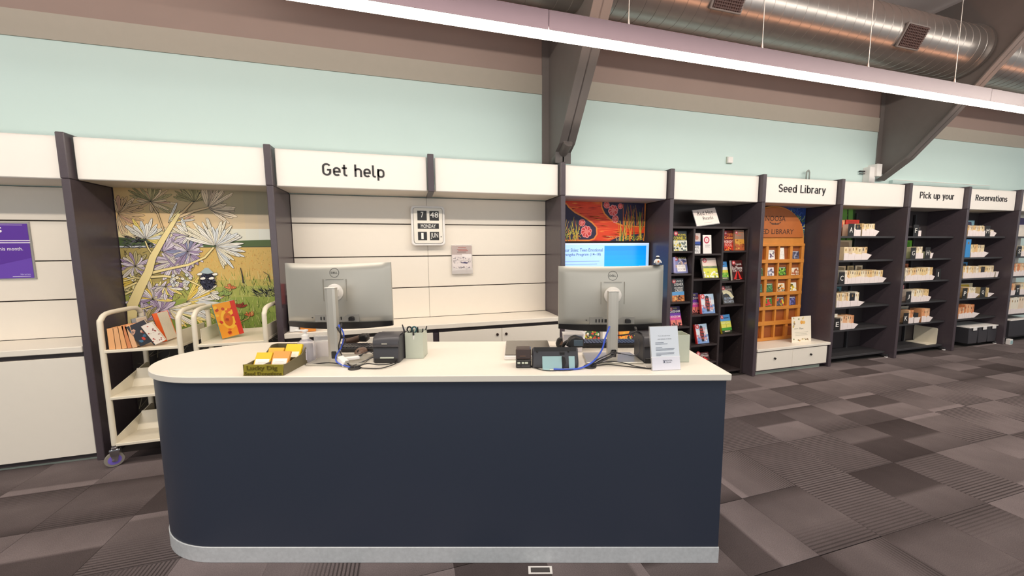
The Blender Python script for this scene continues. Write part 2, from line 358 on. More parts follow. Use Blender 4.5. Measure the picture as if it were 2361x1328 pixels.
# ------------------------------------------------------------------ floor: carpet tiles laid over a dark base
def carpet_mat(i, c0, c1, rib, edges):
    m = bpy.data.materials.new('carpet_weave_%d' % i); m.use_nodes = True; nt = m.node_tree; b = nt.nodes['Principled BSDF']; N = nt.nodes.new; Lk = nt.links.new
    tc = N('ShaderNodeTexCoord'); sp = N('ShaderNodeSeparateXYZ'); Lk(tc.outputs['Object'], sp.inputs[0])
    mr = N('ShaderNodeMapRange'); mr.inputs['From Min'].default_value = -.235; mr.inputs['From Max'].default_value = .235; Lk(sp.outputs['Y'], mr.inputs['Value'])
    cr = N('ShaderNodeValToRGB'); Lk(mr.outputs['Result'], cr.inputs[0]); el = cr.color_ramp.elements
    el[0].position = edges[0][0]; el[0].color = (*[a+(b2-a)*edges[0][1] for a, b2 in zip(lin(c0), lin(c1))], 1)
    el[1].position = edges[1][0]; el[1].color = (*[a+(b2-a)*edges[1][1] for a, b2 in zip(lin(c0), lin(c1))], 1)
    for p, t in edges[2:]:
        e = el.new(p); e.color = (*[a+(b2-a)*t for a, b2 in zip(lin(c0), lin(c1))], 1)
    wv = N('ShaderNodeMath'); wv.operation = 'MULTIPLY'; wv.inputs[1].default_value = 2*math.pi/.02; Lk(sp.outputs['Y'], wv.inputs[0])
    sn = N('ShaderNodeMath'); sn.operation = 'SINE'; Lk(wv.outputs[0], sn.inputs[0])
    rr = N('ShaderNodeMapRange'); rr.inputs['From Min'].default_value = .1; rr.inputs['From Max'].default_value = .5; Lk(sn.outputs[0], rr.inputs['Value'])
    lt = N('ShaderNodeMapRange'); lt.inputs['From Min'].default_value = rib[0]; lt.inputs['From Max'].default_value = rib[1]; lt.inputs['To Min'].default_value = rib[2]; lt.inputs['To Max'].default_value = rib[3]; Lk(mr.outputs['Result'], lt.inputs['Value'])
    ml = N('ShaderNodeMath'); ml.operation = 'MULTIPLY'; Lk(rr.outputs['Result'], ml.inputs[0]); Lk(lt.outputs['Result'], ml.inputs[1])
    nz = N('ShaderNodeTexNoise'); nz.inputs['Scale'].default_value = 240; Lk(tc.outputs['Object'], nz.inputs['Vector'])
    nz2 = N('ShaderNodeTexNoise'); nz2.inputs['Scale'].default_value = 6; Lk(tc.outputs['Object'], nz2.inputs['Vector'])
    ad = N('ShaderNodeMath'); ad.operation = 'MULTIPLY_ADD'; ad.inputs[1].default_value = 1.0; ad.inputs[2].default_value = .5; Lk(nz.outputs['Fac'], ad.inputs[0])
    ad2 = N('ShaderNodeMath'); ad2.operation = 'MULTIPLY_ADD'; ad2.inputs[1].default_value = .4; ad2.inputs[2].default_value = .8; Lk(nz2.outputs['Fac'], ad2.inputs[0])
    mm = N('ShaderNodeMath'); mm.operation = 'MULTIPLY'; Lk(ad.outputs[0], mm.inputs[0]); Lk(ad2.outputs[0], mm.inputs[1])
    sub = N('ShaderNodeMath'); sub.operation = 'MULTIPLY_ADD'; sub.inputs[1].default_value = -.62; sub.inputs[2].default_value = 1.0; Lk(ml.outputs[0], sub.inputs[0])
    m3 = N('ShaderNodeMath'); m3.operation = 'MULTIPLY'; Lk(mm.outputs[0], m3.inputs[0]); Lk(sub.outputs[0], m3.inputs[1])
    mx = N('ShaderNodeVectorMath'); mx.operation = 'SCALE'; Lk(cr.outputs['Color'], mx.inputs[0]); Lk(m3.outputs[0], mx.inputs['Scale'])
    Lk(mx.outputs[0], b.inputs['Base Color']); b.inputs['Roughness'].default_value = .95; b.inputs['Specular IOR Level'].default_value = .15
    bp = N('ShaderNodeBump'); bp.inputs['Strength'].default_value = .5; bp.inputs['Distance'].default_value = .003
    Lk(m3.outputs[0], bp.inputs['Height']); Lk(bp.outputs['Normal'], b.inputs['Normal']); return m
DK, LT = '#372f2f', '#857a7b'
CARPET = [carpet_mat(0, DK, LT, (0, 1, 0, 0), [(0, .2), (1, .55), (.45, .25), (.5, .85)]),
          carpet_mat(1, DK, LT, (.3, .8, 0, 1), [(0, .75), (1, .6), (.5, .7)]),
          carpet_mat(2, DK, LT, (0, 1, 0, 0), [(0, .95), (1, .7), (.12, .9), (.16, .45)]),
          carpet_mat(3, DK, LT, (.2, .6, .9, .5), [(0, .55), (1, .35)]),
          carpet_mat(4, DK, LT, (0, 1, 0, 0), [(0, .05), (1, .3), (.55, .15), (.62, .5)]),
          carpet_mat(5, DK, LT, (.45, .9, 0, .9), [(0, 1.0), (1, .5), (.1, .95), (.14, .6)]),
          carpet_mat(6, DK, LT, (0, 1, 0, 0), [(0, .6), (1, .95), (.3, .7)]),
          carpet_mat(7, DK, LT, (0, .4, .8, 0), [(0, .3), (1, .15), (.4, .5), (.8, .4)])]
floor = MB().box(-3.5, 18, -6.5, .5, -.06, -.006).build('floor', mat('carpet_underlay', '#3a3432', .95)); floor['kind'] = 'structure'
colx = [.664-.5*k for k in range(6, 0, -1)] + [.664+.462*k for k in range(9)] + [4.822+.48*k for k in range(21)]
rowy = [.095-.465*k for k in range(9)]
tile_mesh = {}
rt = random.Random(11); ntile = 0
for i in range(len(colx)-1):
    for j in range(len(rowy)-1):
        xa, xb, yb, ya = colx[i], colx[i+1], rowy[j], rowy[j+1]; cx, cy = (xa+xb)/2, (ya+yb)/2
        d = Vector((cx, cy, 0))-CAM_LOC; z = d.dot(_f); px = d.dot(_r2)/max(z, .01)*849
        py = d.dot(_u2)/max(z, .01)*849
        if z < .3 or abs(px) > 1450 or py < -930: continue
        k = rt.randrange(8); key = (k, round(xb-xa, 2))
        if key not in tile_mesh:
            b = MB().box(-(xb-xa)/2+.0008, (xb-xa)/2-.0008, -.465/2+.0008, .465/2-.0008, -.006, 0, bev=.0012)
            me = bpy.data.meshes.new('carpet_tile'); b.bm.to_mesh(me); b.bm.free(); me.materials.append(CARPET[k]); tile_mesh[key] = me
        if ntile >= 300: continue
        o = bpy.data.objects.new('carpet_tile', tile_mesh[key]); COL.objects.link(o); o.parent = floor
        sq = abs((xb-xa)-.465) < .01
        o.location = (cx, cy, 0); o.rotation_euler = (0, 0, (rt.randrange(4) if sq else 2*rt.randrange(2))*math.pi/2 if not sq else ((i+j) % 2+2*rt.randrange(2))*math.pi/2)
        ntile += 1

# ------------------------------------------------------------------ walls, ceiling, wall bands
def struct(o): o['kind'] = 'structure'; return o
struct(MB().box(-6, 22, .5, .62, 0, 3.31).build('wall_back', M_WALL))
struct(MB().box(-6, 22, .49, .62, 3.31, 3.51).build('wall_band_1', M_BAND))  # band of the wall in a grey-beige tone
struct(MB().box(-6, 22, .5, .62, 3.51, 4.75).build('wall_band_2', M_UPPER))  # upper part of the wall in a taupe tone
struct(MB().box(-6, 22, -3.4, .62, 4.75, 4.85).build('ceiling', M_CEIL))

# ------------------------------------------------------------------ steel portal frames
def frame(x, prof, label, seg):
    t = thing('portal_frame', label, 'steel frame', (x, 0, 0))
    MB().prism(prof, 'x', -.007, .007).build('web_plate', M_STEEL, t)
    fl = MB()
    for a, b in zip(seg, seg[1:]):
        d = Vector((0, b[0]-a[0], b[1]-a[1])); n = Vector((0, -d.z, d.y)).normalized()*.014
        v = [(s_*.085, p[0]+q*n.y, p[1]+q*n.z) for p in (a, b) for s_ in (-1, 1) for q in (0, -1)]
        A = [fl.bm.verts.new(c) for c in v]
        for f in ((0, 1, 3, 2), (4, 6, 7, 5), (0, 2, 6, 4), (1, 5, 7, 3), (0, 4, 5, 1), (2, 3, 7, 6)): fl.bm.faces.new([A[i] for i in f])
    fl.build('bottom_flange', M_STEEL, t, recalc=True)
    MB().box(-.085, .085, .484, .498, prof[0][1], 4.7).build('back_flange', M_STEEL, t)
    return t
fa = frame(3.915, [(.484, 2.49), (.484, 4.7), (-1.75, 4.7), (-1.43, 4.6), (-.43, 3.235), (.0, 2.66), (.10, 2.60), (.10, 2.49)],
           'dark steel frame rising from behind the shelving left of the glowing painting bay', [(.10, 2.49), (.10, 2.60), (.0, 2.66), (-.43, 3.235), (-1.43, 4.6)])
MB().tube([(0, .3, 2.56), (0, .12, 2.60), (0, -.02, 2.665)], .05, n=12).build('knee_joint', M_STEEL, fa, smooth=True)
fb = frame(9.25, [(.484, 2.70), (.484, 4.7), (-1.8, 4.7), (-1.35, 4.7), (-.775, 3.99), (-.263, 3.32), (.142, 2.846), (.38, 2.66)],
           'dark steel frame pierced by the silver air duct at upper right', [(.46, 2.60), (.142, 2.846), (-.263, 3.32), (-.775, 3.99), (-1.35, 4.7)])
# ------------------------------------------------------------------ spiral duct through the frames
DY, DZ, DR = -.27, 4.05, .29
du = thing('air_duct', 'silver spiral ventilation duct running overhead above the light strip', 'duct', (0, DY, DZ))
b = MB(); N_ = 36; rings = []
xs = []
x_ = 1.0
while x_ < 13.5:
    xs += [(x_, DR), (x_+.128, DR), (x_+.130, DR+.003), (x_+.134, DR+.003)]; x_ += .136
for xx, rr in xs: rings.append([b.bm.verts.new((xx+.136*k/N_, rr*math.cos(2*math.pi*k/N_), rr*math.sin(2*math.pi*k/N_))) for k in range(N_)])
for A, B in zip(rings, rings[1:]):
    for k in range(N_-1): b.bm.faces.new((A[k], A[k+1], B[k+1], B[k]))
    b.bm.faces.new((A[N_-1], A[0], B[0], B[N_-1]))
b.build('spiral_pipe', M_DUCT, du, smooth=True, recalc=True)
MB().lathe([(DR+.004, 0), (DR+.022, 0), (DR+.022, .05), (DR+.004, .05)], n=36).build('collar_ring', M_DUCT, du, smooth=True).matrix_local = Matrix.Translation((9.17, 0, 0)) @ Matrix.Rotation(R(90), 4, 'Y')
for vx0, vx1 in ((5.14, 5.46), (7.67, 7.99)):
    a = R(200)
    fr = MB().box(vx0-.02, vx1+.02, -.012, .012, -.115, .115, bev=.004).build('vent_frame', M_STEEL, du)
    fr.matrix_local = Matrix.Translation((0, -(DR-.0)*math.cos(R(26)), -DR*math.sin(R(26)))) @ Matrix.Rotation(R(26), 4, 'X')
    g = MB().box(vx0, vx1, -.014, -.01, -.1, .1)
    for k in range(9): g.box(vx0, vx1, -.022, -.013, -.095+.0225*k, -.087+.0225*k)
    for k in range(12): g.box(vx0+k*(vx1-vx0)/12, vx0+k*(vx1-vx0)/12+.006, -.021, -.013, -.1, .1)
    g.build('vent_grille', mat('maroon_grille', '#4b3532', .6), fr)  # grille in one even maroon
# dark bracket hanging beside the duct
br = thing('duct_bracket', 'dark steel bracket above the duct at the top right edge', 'bracket', (8.62, .2, 4.5))
MB().prism([(-.42, .2), (-.30, .2), (-.15, .1), (.12, -.09), (.2, -.09), (.22, .0), (.15, .2), (.3, .25), (-.42, .25)], 'y', -.03, .03, bev=.006).build('plate', M_STEEL, br)
# ------------------------------------------------------------------ pendant strip light
st = thing('pendant_strip_light', 'long glowing strip light hung on thin wires across the top', 'light', (0, -1.03, 3.05))
for x0, x1 in ((-1.2, 3.287), (3.291, 8.02), (8.024, 12.8)):
    MB().box(x0+.01, x1-.01, -.045, .045, .1152, .119).build('added_up_fill', M_UP, st)  # unseen upward glow, added to fill the upper wall with warm light
    h = MB().prism([(-.062, -.004), (-.066, .115), (.066, .115), (.062, -.004), (.056, -.004), (.056, .02), (-.056, .02), (-.056, -.004)], 'x', x0, x1).build('channel', M_PLATE, st)
    MB().prism([(-.055, .01), (-.055, -.006), (-.04, -.012), (.04, -.012), (.055, -.006), (.055, .01)], 'x', x0, x1).build('diffuser', M_DIFF, h)
for wx in (-.86, .33, 1.52, 2.70, 3.886, 5.081, 6.267, 7.445, 8.63, 9.82):
    MB().cyl((wx, -.06, .115), (wx, -.06, 1.7), .0028, n=6).cyl((wx, -.06, .112), (wx, -.06, .15), .008, .004, n=8).build('suspension_wire', M_WIRE, st)

# ------------------------------------------------------------------ wall fittings
s_ = thing('wall_sensor', 'small white square sensor box high on the mint wall', 'sensor', (6.43, .5, 2.75))
MB().box(-.04, .04, -.035, 0, -.04, .04, bev=.006).build('housing', M_PAPER, s_); MB().box(-.043, .043, -.012, 0, -.044, .044, bev=.002).build('back_plate', M_SAGE, s_)
hk = thing('wall_hook', 'little grey curved cable conduit rising behind the seed sign', 'conduit', (7.77, .45, 2.0))
MB().tube([(-.035, 0, 0), (-.035, 0, .6), (-.02, 0, .66), (0, 0, .68), (.018, 0, .65), (.02, 0, .6), (.02, 0, 0)], .009).build('pipe', mat('grey_conduit', '#9aa09c', .5), hk, smooth=True)
jb = thing('junction_box', 'white electrical box stack at the foot of the right steel frame', 'box', (9.02, .5, 2.48))
MB().box(-.1, .02, -.09, 0, .02, .3, bev=.004).build('lower_box', M_PAPER, jb); MB().box(0, .1, -.12, 0, .16, .34, bev=.004).build('upper_box', M_PAPER, jb)
MB().box(-.2, -.1, -.03, -.01, .235, .25).box(-.2, -.1, -.03, -.01, .205, .212).build('cable', M_BLACK, jb)
ct = thing('cable_trunking', 'white cable trunking on the wall right of the right frame', 'trunking', (9.5, .5, 2.5))
MB().box(0, 2.4, -.05, 0, .06, .12, bev=.004).build('duct_body', M_WALL, ct); MB().box(0, 2.4, -.054, -.048, .118, .126, bev=.001).build('duct_lid', M_PAPER, ct)

# ------------------------------------------------------------------ shelving run: uprights, fascias
HT, FB, FT, BK = 2.479, 2.155, 2.462, .43
UPL = ['tall charcoal upright left of the banksia mural, nearest on the left', 'tall charcoal upright between the banksia mural and the Get help bay', None,
       'tall charcoal upright left of the orange painting and screen', 'tall charcoal upright left of the black paperback bookcase',
       'tall charcoal upright between the black bookcase and the seed cabinet', 'tall charcoal upright between the seed cabinet and the A shelves',
       'tall charcoal upright between the A shelves and the F shelves', 'tall charcoal upright between the F shelves and the M shelves',
       'tall charcoal upright right of the M shelves, rightmost in the row']
for k in range(10):
    x = 1.3*k
    if k == 2:
        t = thing('fascia_divider', 'short charcoal divider between the Get help sign and the blank board', 'divider', (x-.055, 0, 0))
        MB().prism([(0, FB-.01), (0, HT), (BK, HT), (BK, FB-.01)], 'x', 0, .055, bev=.003).build('divider_board', M_CHAR, t)
        continue
    t = thing('shelf_upright', UPL[k], 'upright panel', (x-.05, 0, 0), group='charcoal uprights of the shelving row')
    Box('panel', M_CHAR, t, 0, .05, 0, .45, 0, FB-.004, bev=.004)
    Box('head_block', M_CHAR, t, -.003, .05, -.002, .45, FB-.003, HT, bev=.005)
FL = {-1: 'white fascia board at the far left above the purple poster', 0: 'blank white fascia board above the banksia mural', 1: 'white fascia board lettered Get help',
      2: 'blank white fascia board right of the Get help board', 3: 'blank white fascia board above the orange painting', 4: 'blank white fascia board above the black bookcase',
      5: 'white fascia board lettered Seed Library', 6: 'blank white fascia board above the A shelves', 7: 'white fascia board lettered Pick up your',
      8: 'white fascia board lettered Reservations', 9: 'white fascia board cut off at the right edge'}
FTXT = {1: ('Get help', 1.664, 2.171, 2.258, 2.362), 5: ('Seed Library', 6.748, 7.532, 2.286, 2.384), 7: ('Pick up your', 9.357, 10.114, 2.286, 2.378), 8: ('Reservations', 10.623, 11.418, 2.288, 2.378)}
for k in range(-1, 10):
    x0, x1 = 1.3*k+.012, 1.3*(k+1)-.062
    if k == -1: x0 = -1.9
    t = thing('sign_fascia', FL[k], 'sign board', ((x0+x1)/2, .05, FB)); hw = (x1-x0)/2
    Box('board', M_SIGN, t, -hw, hw, 0, .03, 0, FT-FB, bev=.006)
    Box('soffit', M_SLAT, t, -hw-.01, hw+.01, .03, .38, .0, .018, bev=.001)
    if k in FTXT:
        s, a, b_, c, d = FTXT[k]; cx = (x0+x1)/2
        sign_lettering(s, a-cx, b_-cx, c-FB, -.0005, M_INK, t, d-c)

# slat walls
def slatwall(label, cols, z0=.955):
    t = thing('slat_wall', label, 'slat wall', (cols[0][0], BK, 0)); o = cols[0][0]
    Box('backing', M_GROOVE, t, 0, cols[-1][1]-o, .012, .05, z0-.05, 2.15, bev=0)
    zz = [z0-.045, 1.231, 1.553, 1.878, 2.15]
    for a, b_ in cols:
        for p, q in zip(zz, zz[1:]): Box('slat', M_SLAT, t, a-o+.0012, b_-o-.0012, 0, .016, p+.005, q-.005, bev=.002)
slatwall('cream slat wall behind the purple poster at far left', [(-1.9, -.052)])
slatwall('cream slat wall with the flip clock, under the Get help sign', [(1.302, 2.545), (2.545, 3.848)])
# counters and cabinets
def worktop(label, x0, x1, zt=.912, y0=-.005):
    t = thing('worktop', label, 'counter', (x0, 0, zt)); Box('slab', M_WHITE, t, 0, x1-x0, y0, BK, -.045, 0, bev=.004); return t
def cabinet(label, x0, x1, doors, knobs, zt=.83, kick=M_GREEN):
    t = thing('base_cabinet', label, 'cabinet', (x0, 0, 0)); W = x1-x0
    Box('carcass', M_DARKBOARD, t, 0, W, .03, BK, .02, .866, bev=0)
    Box('kick_board', kick, t, 0, W, .045, .06, 0, .058, bev=0)
    for a, b_ in doors:
        d = Box('door', M_WHITE, t, a-x0+.0015, b_-x0-.0015, .008, .028, .058, zt, bev=.002)
        for kx in knobs:
            if a <= kx <= b_: MB().cyl((kx-x0, .0085, .772), (kx-x0, -.004, .772), .014, .012, n=14).build('lock_knob', mat('bronze_lock', '#4b3a35', .35, .6), d)
    return t
worktop('white counter on the cabinet at far left', -1.9, -.052)
cabinet('white cabinet at far left under the purple poster', -1.9, -.052, [(-1.9, -.98), (-.98, -.052)], [])
worktop('long white counter under the slat wall with the clock', 1.302, 3.848)
cabinet('white cabinet under the clock counter, left one mostly behind the desk', 1.302, 2.548, [(1.302, 1.925), (1.925, 2.548)], [1.88, 1.97])
cabinet('white cabinet under the clock counter, right one with two lock knobs', 2.602, 3.848, [(2.602, 3.222), (3.222, 3.848)], [3.175, 3.266])
Box_ = thing('filler_panel', 'dark narrow gap panel between the two white counter cabinets', 'panel', (2.548, 0, 0)); Box('panel', M_CHAR, Box_, 0.001, .053, .04, .41, 0, .866, bev=0)

# purple poster
po = thing('poster', 'purple poster in a clear holder on the left slat wall', 'poster', (-1.2, BK, 1.64))
Box('holder', M_CLEAR, po, .0, .63, -.012, 0, -.235, .23, bev=.001)
i = Ink().rect(.008, .62, -.222, .212, '#5b2e9f').batch([([(.008, -.222), (.62, -.222), (.62, -.06)], '#6a43b4')])
i.rect(.3, .59, .2, .203, '#e8dcf4').rect(.008, .625, .075, .081, '#f6eefa').rect(.008, .625, .058, .064, '#f6eefa')
i.text('this month.', .42, .575, .0, .027, '#f2ecf7').text('What’s on in', .1, .4, .0, .027, '#f2ecf7').text('s', .42, .465, .14, .185, '#f2ecf7')
i.rect(.49, .6, -.21, -.207, '#efe6f6').text('libraries', .54, .6, -.197, -.185, '#c9bff0')
i.build('printed_sheet', po, (0, -.0135, 0), **XZ)

# ------------------------------------------------------------------ mural (bay 0)
def fan(i, x, y, a0, a1, n, L0, L1, w_, cols, rs, line='#1d1a18', vein=True):
    for k in range(n):
        a = R(a0+(a1-a0)*k/max(n-1, 1)+rs.uniform(-7, 7))
        i.leaf(x, y, a, rs.uniform(L0, L1), w_*rs.uniform(.85, 1.35), rs.choice(cols), line, vein=vein)
rs = random.Random(4)
mu = thing('mural_panel', 'tall printed banksia and grassland mural behind the book trolleys', 'mural', (0, .40, 0))
Box('board', M_DARKBOARD, mu, .004, 1.246, .002, .03, .0, FB+.015, bev=0)
I = Ink(.000012)
x0, x1 = .006, 1.244
for za, zb, ca, cb in ((1.95, 2.165, '#d9b880', '#a9a48e'), (1.82, 1.95, '#efc78a', '#cdbfa8'), (1.70, 1.82, '#eedcab', '#dfe3de'), (1.655, 1.70, '#c9c7a4', '#e3e6e0')):
    n = 12
    for k in range(n):
        t = k/(n-1); la, lb = [[int(c[j:j+2], 16) for j in (1, 3, 5)] for c in (ca, cb)]
        c = '#%02x%02x%02x' % tuple(int(a+(b_-a)*t) for a, b_ in zip(la, lb))
        I.batch([([(x0+(x1-x0)*k/n, za), (x0+(x1-x0)*(k+1)/n, za), (x0+(x1-x0)*(k+1)/n, zb), (x0+(x1-x0)*k/n, zb)], c)])
I.poly([(x0, 1.745), (.3, 1.72), (.7, 1.70), (.9, 1.715), (1.1, 1.722), (x1, 1.72), (x1, 1.66), (x0, 1.655)], '#4f6438')
I.rect(x0, x1, 1.652, 1.66, '#3a3d3a'); I.rect(x0, .6, 1.66, 1.672, '#cfd3d6')
I.poly([(x0, 1.653), (x1, 1.655), (x1, 1.36), (x0, 1.36)], '#d3b266'); I.poly([(x0, 1.653), (.55, 1.653), (.45, 1.36), (x0, 1.36)], '#ab9a5c')
I.rect(x0, x1, 1.3, 1.36, '#bfae5c'); I.rect(x0, x1, 1.2, 1.3, '#a5aa55'); I.rect(x0, x1, 1.05, 1.2, '#90a04a'); I.rect(x0, x1, .86, 1.05, '#7f9440'); I.rect(x0, x1, 0, .86, '#2b2520')
def strokes(n, xa, xb, za, zb, cols, L0, L1, w_, a0=60, a1=120):
    B = []
    for _ in range(n):
        x, z, a, L = rs.uniform(xa, xb), rs.uniform(za, zb), R(rs.uniform(a0, a1)), rs.uniform(L0, L1)
        dx, dz = math.cos(a)*L, math.sin(a)*L; px, pz = -math.sin(a)*w_, math.cos(a)*w_
        p = [(x-px, z-pz), (x+px, z+pz), (x+dx, z+dz)]
        if all(x0 <= q[0] <= x1 for q in p): B.append((p, rs.choice(cols)))
    I.batch(B)
strokes(340, .55, 1.24, 1.40, 1.63, ['#e0a24f', '#d8b25f', '#c78d3f', '#b89a50', '#e6c480'], .012, .035, .002)
strokes(40, .7, 1.24, 1.48, 1.64, ['#7d5a2f', '#9c5e35'], .004, .01, .003)
strokes(520, .45, 1.24, .88, 1.40, ['#8aa33c', '#6f8f2e', '#a9b85a', '#c2c47a', '#5c7a2a', '#93a94a', '#d3cf8e'], .03, .10, .0028)
strokes(120, .45, 1.24, .88, 1.35, ['#31411f', '#3e4a22'], .03, .08, .0016)
strokes(120, .96, 1.22, 1.19, 1.26, ['#3b4050', '#4a5138', '#2d3038'], .03, .07, .003, 100, 170)
strokes(200, x0, .5, 1.0, 1.64, ['#6d6236', '#8a7a46', '#4f4a3a', '#a08d55', '#5b5566'], .03, .09, .003, 20, 160)
strokes(160, x0, .26, 1.66, 1.76, ['#34323f', '#4d4a5a', '#2a2830', '#6b6878'], .03, .06, .003, 140, 220)
strokes(420, x0, 1.24, .02, .84, ['#6b6250', '#8a8168', '#4a4238', '#9a927a', '#1a1614'], .05, .2, .003, 20, 160)
LIL = ['#cdbfd2', '#b9a6c3', '#e2d8e4', '#a590b2', '#d8cfc6']; WHT = ['#f3efe4', '#e8e6de', '#dfe3e4', '#efe7cf']; YEL = ['#f0d977', '#f3e6a6', '#e9c95a', '#f3efe4']; BEI = ['#e6c9a0', '#dcb98c', '#f0d8b0', '#d9ae90']; OLV = ['#b7ac7c', '#c9ba86', '#9f9767']
fan(I, .02, 1.94, -100, 100, 26, .10, .19, .026, BEI, rs)
fan(I, .253, 2.045, -30, 210, 26, .09, .2, .022, OLV+BEI, rs); fan(I, .253, 2.045, -90, -30, 5, .08, .15, .02, BEI, rs)
fan(I, .564, 2.05, 20, 170, 22, .10, .17, .022, OLV, rs)
fan(I, .66, 2.0, -35, 95, 26, .13, .27, .028, ['#d5bfa6', '#e6d2b4', '#b8a78e', '#efdcc0'], rs)
fan(I, .376, 1.53, 0, 360, 36, .09, .19, .03, LIL, rs); fan(I, .30, 1.62, -60, 120, 22, .1, .24, .028, LIL, rs)
fan(I, .482, 1.62, 0, 360, 30, .08, .17, .024, LIL+['#8e93b5'], rs); fan(I, .36, 1.87, -10, 60, 10, .1, .22, .022, BEI+YEL, rs)
fan(I, .191, 1.73, -20, 150, 18, .1, .2, .026, WHT+YEL, rs)
fan(I, .235, 1.10, 0, 360, 40, .09, .19, .03, LIL, rs); fan(I, .08, 1.36, 90, 270, 14, .05, .12, .03, OLV+YEL, rs)
fan(I, .437, 1.18, -70, 60, 30, .12, .3, .03, WHT+YEL, rs); fan(I, .197, 1.21, -10, 190, 26, .1, .22, .028, YEL+LIL, rs); fan(I, .3, 1.12, -60, 20, 18, .12, .34, .028, WHT+YEL, rs)
fan(I, .1, 1.5, 0, 360, 26, .06, .15, .026, OLV+LIL, rs); fan(I, .3, 1.32, 180, 380, 22, .07, .16, .026, LIL+YEL, rs); fan(I, .5, 1.75, 100, 230, 14, .08, .18, .024, LIL+WHT, rs); fan(I, .12, 1.02, 0, 180, 20, .08, .18, .028, LIL+OLV, rs)
fan(I, .691, 1.67, -28, 160, 38, .14, .27, .026, WHT, rs); fan(I, .691, 1.66, -75, -30, 7, .14, .26, .022, WHT, rs); fan(I, .50, 1.60, -110, -40, 10, .08, .16, .024, LIL, rs)
def stem(pts, w0, w1, c='#efdc9a'):
    I.line(pts, w0+.006, '#2a2116', w1+.005); I.line(pts, w0, c, w1)
stem([(.192, 1.154), (.12, 1.13), (.07, 1.149)], .008, .012); stem([(-.0+.01, 1.261), (.06, 1.29), (.124, 1.276)], .012, .016); stem([(.01, 1.314), (.09, 1.355), (.158, 1.361)], .016, .014); stem([(.01, 1.377), (.09, 1.40), (.17, 1.393)], .01, .012)
stem([(.191, 1.435), (.326, 1.47), (.482, 1.505), (.607, 1.568), (.68, 1.656)], .022, .013); stem([(.188, 1.403), (.3, 1.41), (.4, 1.386), (.489, 1.356), (.55, 1.315)], .02, .012)
stem([(.239, 1.584), (.205, 1.648), (.189, 1.712)], .01, .008); stem([(.407, 1.903), (.484, 1.968), (.554, 2.05)], .02, .01, '#ddbf90'); stem([(.426, 1.909), (.557, 1.97), (.669, 2.004)], .02, .012, '#e3c69a'); stem([(.327, 1.796), (.296, 1.944), (.253, 2.037)], .009, .008, '#ddbf90')
stem([(.02, 1.0), (.05, 1.162), (.12, 1.319), (.187, 1.446), (.229, 1.574), (.312, 1.722), (.395, 1.861), (.447, 1.946)], .085, .022, '#f2dfa0')
# seed cones
B = []
for _ in range(260):
    a = rs.uniform(0, 6.28); q = rs.random()**.5; x, z = .61+.06*q*math.cos(a), 1.36+.085*q*math.sin(a); aa = rs.uniform(0, 6.28)
    B.append(([(x, z), (x+.006, z+.003), (x+.028*math.cos(aa), z+.028*math.sin(aa))], rs.choice(['#23233a', '#30324c', '#191826', '#565c78'])))
I.disc(.61, 1.36, .055, '#1f2033', ry=.085); I.batch(B); I.poly([(.56, 1.43), (.60, 1.475), (.625, 1.475), (.66, 1.43), (.62, 1.42)], '#a9bcc0')
for bx, bz in ((.55, 1.415), (.665, 1.41), (.57, 1.375), (.635, 1.375)): I.leaf(bx-.02, bz, .2, .05, .028, '#f4f1e6')
for _ in range(22): I.leaf(.40+rs.uniform(-.07, .07), 1.355+rs.uniform(-.05, .05), rs.uniform(0, 6.28), .04, .028, rs.choice(WHT), vein=True)
fan(I, .62, 1.25, -60, 10, 5, .05, .1, .022, WHT, rs)
for fx, fz, c in ((.786, 1.296, '#e98f5a'), (.915, 1.037, '#e9a765'), (.851, 1.121, '#9c3326')): fan(I, fx, fz-.02, 30, 150, 8, .03, .06, .016, [c, '#d9713f' if c != '#9c3326' else '#7c2519'], rs, line='#5a2c18', vein=False)
I.line([(.7, 1.2), (.76, 1.24), (.786, 1.28)], .006, '#cfa06a'); I.line([(.83, .97), (.9, 1.0), (.915, 1.03)], .006, '#cfa06a')
I.line([(.885, 1.33), (.882, 1.40), (.872, 1.47)], .012, '#2b2a2c', .006); I.line([(1.1, 1.33), (1.09, 1.40), (1.05, 1.43)], .007, '#2b2a2c', .004)
fan(I, .8, .96, 40, 140, 8, .06, .12, .03, ['#7f9b3e', '#9db35a'], rs); fan(I, .72, 1.22, 20, 120, 5, .04, .08, .03, ['#93a95a'], rs)
def clip_build(I, name, parent, origin, xa, xb, za, zb, m=PRINT):
    keepF, keepC = [], []
    for f, c in zip(I.F, I.C):
        for v in f: I.V[v] = (min(max(I.V[v][0], xa), xb), min(max(I.V[v][1], za), zb), I.V[v][2])
        keepF.append(f); keepC.append(c)
    return I.build(name, parent, origin, m=m, **XZ)
clip_build(I, 'mural_print', mu, (0, .0015, 0), .005, 1.245, .01, 2.168)

